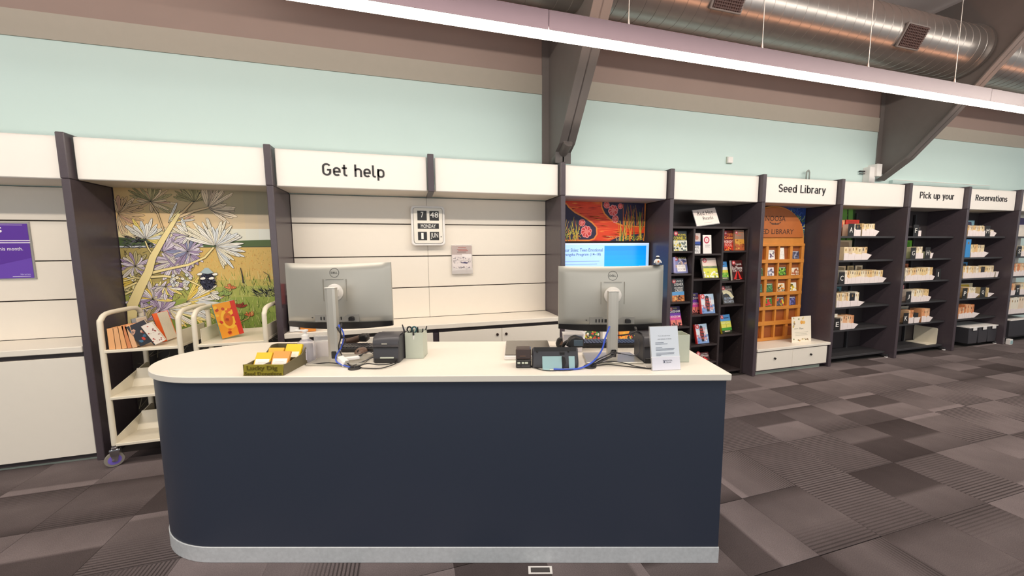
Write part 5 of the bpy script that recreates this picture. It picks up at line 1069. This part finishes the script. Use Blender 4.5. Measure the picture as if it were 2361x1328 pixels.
MB().box(-.005, .005, -.0135, -.006, .016, .028, bev=.002).build('bib', mat('figurine_orange', '#c96a2c', .5), t)
for s in (-1, 1): MB().tube([(s*.010, 0, .032), (s*.017, -.002, .022), (s*.019, -.004, .013)], .0035, n=6).build('wing', M_PAPER, t)

# ------------------------------------------------------------------ things on the desk
# seed donation box
t = dthing('donation_box', 'olive tray box lettered Lucky Dig Seed Donations at the desk front', 'box', -2.382, -.001+.012, rz=.0)
W, D = .196, .27
MB().box(0, W, 0, D, 0, .003).build('floor_plate', M_OLIVEDK, t)
fp = MB().prism([(0, .0), (W, .0), (W+.006, .056), (.006, .056)], 'y', 0, .005, bev=.001).build('front_wall', M_OLIVE, t)
for nm, x in (('side_wall', 0), ('side_wall', W)):
    MB().prism([(0.003, 0), (D, 0), (D, .095), (D-.05, .10), (.16, .062), (.03, .052), (.003, .056)], 'x', x, x+.005).build(nm, M_OLIVEDK, t)
MB().box(0, W+.005, D-.005, D, 0, .095).build('back_wall', M_OLIVEDK, t); MB().box(.005, W, .11, .115, 0, .06).build('divider', M_OLIVEDK, t); MB().box(.098, .102, .005, D, 0, .055).build('divider', M_OLIVEDK, t)
lettering('raised_letters', 'Lucky Dig', .022, .172, .024, .051, -.0002, mat('olive_letter', '#6a5d1c', .5), fp, depth=.003)
lettering('raised_letters', 'Seed Donations', .008, .192, .004, .020, -.0002, mat('olive_letter', '#6a5d1c', .5), fp, depth=.003)
for u, v, W_, H, c, c2, l in ((.012, .035, .082, .105, '#f5c520', '#fbf8f4', 'yellow topped seed envelope, front left in the tray'), (.103, .03, .085, .112, '#eda24a', '#fbf6f2', 'orange topped seed envelope, front right in the tray'),
                              (.015, .125, .082, .105, '#f0b93a', '#f6d27a', 'amber seed envelope, back left in the tray'), (.105, .125, .085, .125, '#f8cf1c', '#fdf6e0', 'bright yellow seed envelope, back right in the tray')):
    e = dthing('seed_envelope', l, 'envelope', -2.382+u, .011+v, 1.004, 0, 'seed envelopes in the tray'); e.rotation_euler = (-.55, 0, TH)
    for k in range(3): pass
    MB().box(0, W_, 0, .014, 0, H, bev=.001).build('paper_pocket', mat('env_'+c.strip('#'), c, .5), e)
    Ink().rect(.006, W_-.006, .004, H*.66, c2).rect(W_*.25, W_*.75, H*.5, H*.515, '#c9bfb0').rect(W_*.2, W_*.8, H*.42, H*.43, '#d9d0c4').rect(W_*.2, W_*.7, H*.35, H*.36, '#d9d0c4').build('label_print', e, (0, -.0004, 0), **XZ)
# sanitiser
t = dthing('sanitiser_bottle', 'clear pump bottle of hand sanitiser beside the seed tray', 'bottle', -2.205, .255)
MB().lathe([(.0, 0), (.044, .001), (.047, .008), (.047, .085), (.040, .108), (.024, .122), (.017, .126), (.017, .134)], n=28).build('bottle', mat('clear_bottle', '#e9e4ee', .15, noise=0, alpha=.38), t, smooth=True)
MB().lathe([(.0, .003), (.042, .004), (.044, .010), (.044, .075), (.0, .0755)], n=24).build('gel', mat('clear_gel', '#dfdbe8', .2, noise=0, alpha=.3), t, smooth=True)
pm = MB().lathe([(.019, .126), (.019, .148), (.010, .152), (.007, .155), (.007, .166), (.016, .168), (.016, .176), (.0, .178)], n=20).box(-.055, .0, -.008, .008, .168, .177, bev=.002).build('pump', M_PAPER, t, smooth=True)
i = Ink(); rs = random.Random(2); i.rect(-.025, .03, .02, .08, '#e6e0ea')
i.batch([([(x, z), (x+.008, z+.002), (x+.005, z+.010)], rs.choice(['#5a3f7a', '#7a5f9a', '#3f3a4f'])) for x, z in [(rs.uniform(.0, .02), rs.uniform(.04, .072)) for _ in range(12)]]); i.rect(-.018, .012, .028, .031, '#8d80a0')
i.build('label', t, (0, -.0478, 0), **XZ)
# acrylic brochure holder
t = dthing('acrylic_holder', 'clear acrylic leaflet holder behind the sanitiser bottle', 'holder', -2.185, .30)
MB().box(0, .10, 0, .003, 0, .135, bev=.001).prism([(0.003, 0), (.11, 0), (.10, .05), (.003, .135)], 'x', 0, .003).prism([(.003, 0), (.11, 0), (.10, .05), (.003, .135)], 'x', .097, .1).build('clear_shell', M_CLEAR, t)
MB().box(.006, .094, .006, .03, .003, .09, bev=.001).build('leaflet_block', mat('pink_leaflets', '#e6d3d0', .6, noise=0, alpha=.6), t)
# printers
def printer(u, v, rz, label, front=True):
    t = dthing('receipt_printer', label, 'printer', u, v, 1.0, rz); W, D = .145, .16
    MB().prism([(0, 0), (D, 0), (D, .135), (D-.02, .145), (.035, .148), (.012, .14), (.0, .115)], 'x', 0, W, bev=.006).build('body', M_DGREY, t, smooth=True)
    MB().prism([(.004, .085), (-.004, .09), (-.004, .118), (.012, .144), (.05, .152), (.10, .152), (.10, .148), (.04, .147)], 'x', .003, W-.003, bev=.003).build('paper_cover', mat('grey_lid', '#4a484c', .35), t, smooth=True)
    MB().box(.004, W-.004, -.0045, 0, .084, .087).build('lid_seam', M_BLACK, t)
    MB().box(.01, W-.01, -.003, .02, .0, .028, bev=.002).build('cable_bay', M_BLACK, t)
    MB().box(.04, .115, -.007, .01, .027, .034, bev=.002).build('bay_handle', M_SAGE, t)
    MB().box(.052, .082, -.0065, -.003, .105, .112, bev=.0005).build('badge', M_SILVER, t)
    return t
printer(-1.815, .205, 0, 'dark receipt printer beside the left pen holder')
printer(-.366, .175, 0, 'brown sided receipt printer between the right monitor and the notice')
def penpot(u, v, label):
    t = dthing('pen_holder', label, 'pen holder', u, v); w_, h = .10, .148
    MB().box(0, w_, 0, .003, 0, h).box(0, w_, .097, .1, 0, h).box(0, .003, .003, .097, 0, h).box(.097, .1, .003, .097, 0, h).box(0, w_, 0, .1, 0, .003).build('card_box', M_SAGE, t); return t
penpot(-1.662, .288, 'square sage grey pen holder full of pens beside the receipt printer')
penpot(-.217, .192, 'square sage grey pen holder behind the notice, empty')
PEN = [('black pen standing tallest in the left pen holder', M_BLACK, (.02, .05), (-.012, .0, .195)), ('green ringed pen in the left pen holder', mat('green_pen', '#2f7a55', .4), (.07, .04), (.095, .03, .165)), ('white marker in the left pen holder', M_PAPER, (.045, .03), (.05, -.01, .168)),
       ('red pen in the left pen holder', mat('red_pen', '#a83a34', .4), (.055, .06), (.06, .05, .17)), ('dark pen leaning right in the left pen holder', M_DGREY, (.06, .07), (.105, .08, .17))]
for l, m, a, b_ in PEN:
    t = dthing('pen', l, 'pen', -1.662, .288, 1.0, 0, 'pens in the left pen holder')
    p0 = Vector((a[0], a[1], .006)); p1 = Vector(b_); mid = p0.lerp(p1, .8)
    MB().cyl(p0, mid, .0045, n=10).build('barrel', m, t); MB().cyl(mid, p1, .0052, .003, n=10).build('cap', M_BLACK if m != M_BLACK else M_DGREY, t)
t = dthing('scissors', 'pair of scissors with dark round handles in the left pen holder', 'scissors', -1.662, .288)
for s, x in ((-1, .012), (1, .04)):
    MB().tube([(x+.013*math.cos(a), .05, .156+.017*math.sin(a)) for a in [k*math.pi/6 for k in range(13)]], .0045, n=8, smooth=1).build('handle_loop', M_BLACK if s < 0 else mat('teal_handle', '#2a5a5f', .4), t, smooth=True)
MB().prism([(.03, .01), (.022, .14), (.034, .14)], 'y', .048, .051).build('blade', M_CHROME, t)
# keyboards
def keyboard(u, v, label, rz=0, L=.44):
    t = dthing('keyboard', label, 'keyboard', u, v, 1.0, rz)
    MB().prism([(0, 0), (.15, 0), (.15, .016), (0, .024)], 'x', 0, L, bev=.003).build('tray', M_BLACK, t)
    k = MB()
    for r in range(5):
        for c in range(int(L/.021)-1): k.box(.012+c*.021, .029+c*.021, .012+r*.026, .033+r*.026, .018, .029-r*.0012)
    kk = k.build('keys', M_DGREY, t); kk['kind'] = 'stuff'
keyboard(-2.16, .425, 'black keyboard behind the left monitor', L=.44)
keyboard(-.70, .49, 'black keyboard behind the right monitor', L=.44)
t = dthing('computer_mouse', 'dark brown computer mouse behind the left monitor pole', 'mouse', -1.96, .395, 1.0)
MB().lathe([(.0, 0), (.03, 0), (.034, .008), (.03, .024), (.018, .034), (.0, .036)], n=20).build('shell', M_BROWNPL, t, smooth=True).scale = (1, 1.6, 1)
MB().box(-.003, .003, -.05, -.02, .022, .034, bev=.002).build('wheel', M_BLACK, t)
t = dthing('barcode_scanner', 'brown and black barcode scanner lying behind the left monitor pole', 'scanner', -2.10, .60, 1.0)
MB().tube([(-.05, 0, .02), (.0, 0, .03), (.05, .0, .045), (.075, 0, .05)], .022, n=12).build('handle', M_BROWNPL, t, smooth=True)
MB().box(.045, .105, -.028, .028, .025, .075, bev=.012).build('head', M_BLACK, t, smooth=True)
# adapters + cables at left monitor
t = dthing('usb_adapter', 'white cable adapter block standing among the left cables', 'adapter', -1.965, .165, 1.0, R(-35)); MB().box(-.03, .03, -.016, .016, .012, .046, bev=.004).build('block', M_PAPER, t).rotation_euler = (0, .35, 0); MB().box(.03, .05, -.006, .006, .022, .034).build('plug', M_SILVER, t)
t = dthing('usb_adapter', 'long white adapter stick lying on the left cables', 'adapter', -1.935, .205, 1.0, R(25)); MB().box(-.045, .045, -.012, .012, .02, .038, bev=.004).build('block', M_PAPER, t); MB().box(.045, .06, -.006, .006, .025, .033).build('plug', M_SILVER, t)
def ctube(name, label, pts, r, m, cat='cable'):
    t = dthing(name, label, cat, 0, 0, 1.0); MB().tube(pts, r, n=8, smooth=5).build('jacket', m, t, smooth=True)
    a, b_ = Vector(pts[0]), Vector(pts[1]); MB().cyl(a, a+(b_-a).normalized()*.022, r*1.7, n=8).build('plug', M_BLACK if m != M_BLUE else M_BLUE, t); return t
for u, v, l in ((-1.876, .115, 'black cable grommet in front of the left monitor'), (-.66, .118, 'black cable grommet in front of the right monitor')):
    t = dthing('cable_grommet', l, 'grommet', u, v, 1.0); MB().lathe([(.022, 0), (.032, 0), (.033, .003), (.030, .006), (.022, .006)], n=28).build('rim', M_BLACK, t, smooth=True); MB().lathe([(0, .0005), (.022, .0005), (.022, .003), (0, .003)], n=24).build('cover', M_DGREY, t)
ctube('power_cable', 'black power cable hanging from the left monitor socket', [(-1.968, .19, .222), (-1.962, .165, .20), (-1.965, .165, .15), (-1.985, .18, .10), (-1.98, .19, .06), (-1.93, .15, .02), (-1.885, .118, .006)], .0035, M_BLACK)
ctube('data_cable', 'dark cable looping below the left monitor', [(-1.99, .185, .205), (-1.965, .17, .17), (-1.94, .165, .14), (-1.965, .18, .10), (-1.985, .19, .08)], .003, M_BLACK)
ctube('network_cable', 'blue network cable dropping behind the left pole', [(-1.98, .185, .215), (-1.955, .165, .195), (-1.95, .17, .16), (-1.97, .18, .10), (-2.0, .175, .05), (-1.98, .15, .02), (-1.90, .12, .006)], .0035, M_BLUE)
ctube('data_cable', 'thin black cable running left from the grommet to the sanitiser', [(-1.885, .118, .006), (-1.95, .14, .014), (-2.03, .155, .02), (-2.10, .165, .012), (-2.17, .175, .005)], .0028, M_BLACK)
ctube('data_cable', 'black cable from the grommet to the receipt printer', [(-1.875, .118, .006), (-1.82, .135, .02), (-1.76, .14, .012), (-1.71, .165, .008), (-1.69, .20, .012)], .003, M_BLACK)
ctube('data_cable', 'second black cable curling before the receipt printer', [(-1.87, .115, .006), (-1.80, .10, .006), (-1.73, .105, .006), (-1.68, .16, .01), (-1.685, .20, .014)], .003, M_BLACK)
ctube('data_cable', 'grey looped cable behind the left adapters', [(-1.90, .22, .035), (-1.86, .26, .05), (-1.82, .24, .03), (-1.86, .2, .015), (-1.90, .14, .006)], .0025, M_DGREY)
# right side: reader pad, card terminal, phone
t = dthing('reader_pad', 'white reader pad with a dark glossy top left of the phone', 'reader', -1.105, .245)
MB().box(0, .27, 0, .33, 0, .026, bev=.006).build('base', M_PAPER, t); MB().box(.004, .266, .004, .326, .026, .031, bev=.003).build('glossy_top', mat('smoked_glass_top', '#6f6960', .12, noise=.04), t)
t = dthing('card_terminal', 'small black card terminal cube left of the desk phone', 'terminal', -1.04, .105)
MB().box(0, .078, 0, .07, 0, .045, bev=.004).build('cradle', M_BLACK, t); MB().prism([(0, .046), (.07, .046), (.065, .10), (.006, .10)], 'x', 0, .078, bev=.005).build('terminal_body', mat('brown_black_shell', '#40302c', .35), t)
MB().box(.02, .05, -.002, .002, .062, .066).build('ridge', M_BROWNPL, t)
for a, b_ in ((.008, .022), (.03, .042), (.046, .062)): MB().box(a, b_, -.0015, .003, .024, .034).build('socket', M_SAGE, t)
MB().box(.006, .02, -.0015, .003, .008, .014).box(.03, .07, -.0015, .003, .008, .016).build('socket', M_DGREY, t)
ph = dthing('desk_phone', 'black desk phone seen from behind on a pale blue stand', 'phone', -.955, .10)
MB().prism([(.03, .0), (.16, .0), (.16, .018), (.045, .098), (.03, .102), (.0, .035), (.0, .0)], 'x', 0.0, .235, bev=.006).build('body', M_DGREY, ph, smooth=True)
MB().prism([(.0, .03), (.004, .03), (.034, .1), (.03, .104)], 'x', .01, .225).build('back_cover', M_BLACK, ph)
MB().prism([(-.012, .0), (-.008, .0), (.012, .06), (.008, .062)], 'x', .05, .15, bev=.001).box(.05, .085, -.035, -.008, 0, .004, bev=.001).build('stand', M_CYAN, ph); MB().prism([(-.012, .0), (-.008, .0), (.012, .06), (.008, .062)], 'x', .185, .215, bev=.001).build('stand', M_CYAN, ph)
MB().prism([(.155, .0), (.17, .03), (.165, .055), (.15, .06)], 'y', -.006, .02).build('cable_cover', M_BLACK, ph)
MB().box(.14, .165, .014, .02, .06, .082, bev=.001).build('socket', M_BLACK, ph); MB().box(.135, .145, .006, .012, .045, .05).build('socket_label', M_PAPER, ph)
for x in (.025, .185): MB().cyl((x, .022, .085), (x, .014, .082), .004, n=8).build('screw', M_BLACK, ph)
hs = dthing('gooseneck_scanner', 'dark scanner head with grey glass window above the phone', 'scanner', -.735, .26, 1.0)
MB().tube([(-.04, .03, .003), (-.045, .02, .05), (-.035, .0, .09), (.0, -.01, .11)], .010, n=10).build('neck', M_BLACK, hs, smooth=True); MB().lathe([(.0, 0), (.04, 0), (.038, .008), (.0, .012)], c=(-.04, .03, 0), n=20).build('foot', M_BLACK, hs, smooth=True)
MB().prism([(-.035, .085), (.0, .072), (.062, .076), (.064, .125), (.02, .137), (-.01, .125)], 'y', -.04, .012, bev=.006).build('head', M_BLACK, hs, smooth=True); MB().box(.008, .058, -.0425, -.039, .084, .118, bev=.002).build('window', mat('grey_window', '#54606a', .15), hs)
t = dthing('tape_dispenser', 'small black rounded tape dispenser behind the phone', 'tape dispenser', -.755, .53)
MB().prism([(-.032, 0), (.032, 0), (.036, .02), (.026, .05), (.0, .062), (-.026, .05), (-.036, .02)], 'y', -.015, .015, bev=.005).build('shell', M_BLACK, t, smooth=True); MB().prism([(-.014, .015), (.014, .015), (0, .042)], 'y', -.0165, -.0145).build('opening', M_BROWNPL, t)
t = dthing('white_cup_box', 'translucent white plastic box standing behind the phone', 'box', -.70, .40)
b = MB(); b.prism([(-.05, 0), (.05, 0), (.058, .105), (-.058, .105)], 'y', 0, .003).prism([(-.05, 0), (.05, 0), (.058, .105), (-.058, .105)], 'y', .075, .078).prism([(-.05, 0), (-.047, 0), (-.055, .105), (-.058, .105)], 'y', .003, .075).prism([(.05, 0), (.047, 0), (.055, .105), (.058, .105)], 'y', .003, .075).box(-.05, .05, 0, .078, 0, .003)
b.build('box_body', mat('frosted_plastic', '#efe8ea', .3, noise=0, alpha=.85), t); MB().box(-.06, .06, -.003, .081, .103, .107, bev=.001).build('rim', M_PAPER, t)
ctube('network_cable', 'blue network cable curving from the right monitor to the phone', [(-.538, .20, .205), (-.556, .165, .185), (-.578, .145, .14), (-.595, .13, .09), (-.63, .115, .045), (-.675, .095, .018), (-.73, .075, .006), (-.80, .068, .005), (-.85, .075, .005)], .0045, M_BLUE)
ctube('power_cable', 'black power cable drooping from the right monitor socket', [(-.41, .185, .192), (-.412, .16, .178), (-.445, .155, .165), (-.475, .17, .155), (-.50, .185, .15)], .004, M_BLACK)
for k, (du, dz) in enumerate(((0, 0), (.012, .004), (-.01, .008), (.02, .002))):
    ctube('data_cable', ['thick black cable from the right pole down to the grommet', 'second black cable beside the thick one at the right grommet', 'third black cable of the bundle at the right grommet', 'grey black cable on top of the bundle at the right grommet'][k], [(-.52+du*.3, .165, .06+dz), (-.545+du, .15, .05+dz), (-.60+du, .135, .03+dz), (-.64+du*.5, .125, .012+dz*.4), (-.655, .12, .006)], .0032, M_BLACK)
ctube('data_cable', 'thin black cable running from the grommet along the desk to the notice', [(-.65, .118, .006), (-.58, .14, .02), (-.50, .135, .02), (-.43, .105, .008), (-.37, .085, .004), (-.33, .10, .004)], .0025, M_BLACK)
ctube('data_cable', 'black cable lying before the right monitor base', [(-.645, .12, .006), (-.56, .13, .008), (-.48, .12, .004), (-.42, .095, .004), (-.36, .075, .004)], .0025, M_BLACK)
ctube('data_cable', 'grey cable arching from the right pole to the second printer', [(-.51, .17, .06), (-.47, .16, .055), (-.42, .165, .045), (-.385, .19, .055), (-.375, .21, .10), (-.38, .22, .12)], .0022, M_DGREY)
ctube('data_cable', 'grey cable arching from the right grommet up to the pole', [(-.655, .12, .006), (-.63, .12, .035), (-.58, .13, .055), (-.53, .155, .062)], .0022, M_DGREY)
ctube('data_cable', 'thin black cable under the card terminal', [(-.96, .12, .004), (-.90, .06, .004), (-.83, .055, .004), (-.76, .065, .004), (-.69, .105, .005)], .0022, M_BLACK)
# notice
t = dthing('desk_notice', 'white printed notice in a clear stand at the right of the desk', 'notice', -.365, .053, 1.0, R(7)); t.rotation_euler = (-.2, 0, TH+R(7))
Box('stand', M_CLEAR, t, 0, .152, -.001, .003, 0, .22, bev=0); MB().box(0.0, .152, .0, .075, .0, .003).build('foot', M_CLEAR, t).rotation_euler = (.2, 0, 0)
Box('paper', mat('cool_paper', '#dfe6f0', .55, noise=.01), t, .003, .149, -.0035, -.0015, .002, .217, bev=0)
i = Ink(); i.rect(.003, .149, .002, .066, '#e4e4f0').rect(.0, .152, .066, .0685, '#fafafe')
i.text('Print directly from', .044, .106, .168, .1735, '#2a2f3f').text('your phone or device', .040, .112, .152, .158, '#2a2f3f')
for x0_, x1_, z in ((.026, .07, .137), (.026, .09, .130), (.026, .06, .112), (.026, .125, .106), (.026, .12, .100), (.026, .122, .086), (.026, .12, .080), (.026, .052, .074)): i.rect(x0_, x1_, z, z+.0018, '#6a7284')
i.text('NOOSA', .072, .108, .044, .052, '#2a3350').text('LIBRARIES', .074, .102, .036, .041, '#2a3350').batch([([(.060, .036), (.064, .044), (.059, .052), (.062, .052), (.066, .046), (.069, .052), (.071, .050), (.067, .044), (.070, .036), (.067, .036), (.065, .041), (.062, .036)], '#2a3350')])
i.build('notice_print', t, (0, -.0038, 0), **XZ)
# paper on the floor
t = thing('floor_sticker', 'small white paper strip on the carpet before the desk', 'paper', (2.87, -1.885, .0008), R(-16)); MB().box(0, .12, -.025, .02, 0, .0012).build('paper', M_PAPER, t)
Ink().rect(.012, .108, -.017, .012, '#4a4544').build('sticker_print', t, (0, 0, .0013), (1, 0, 0), (0, 1, 0))
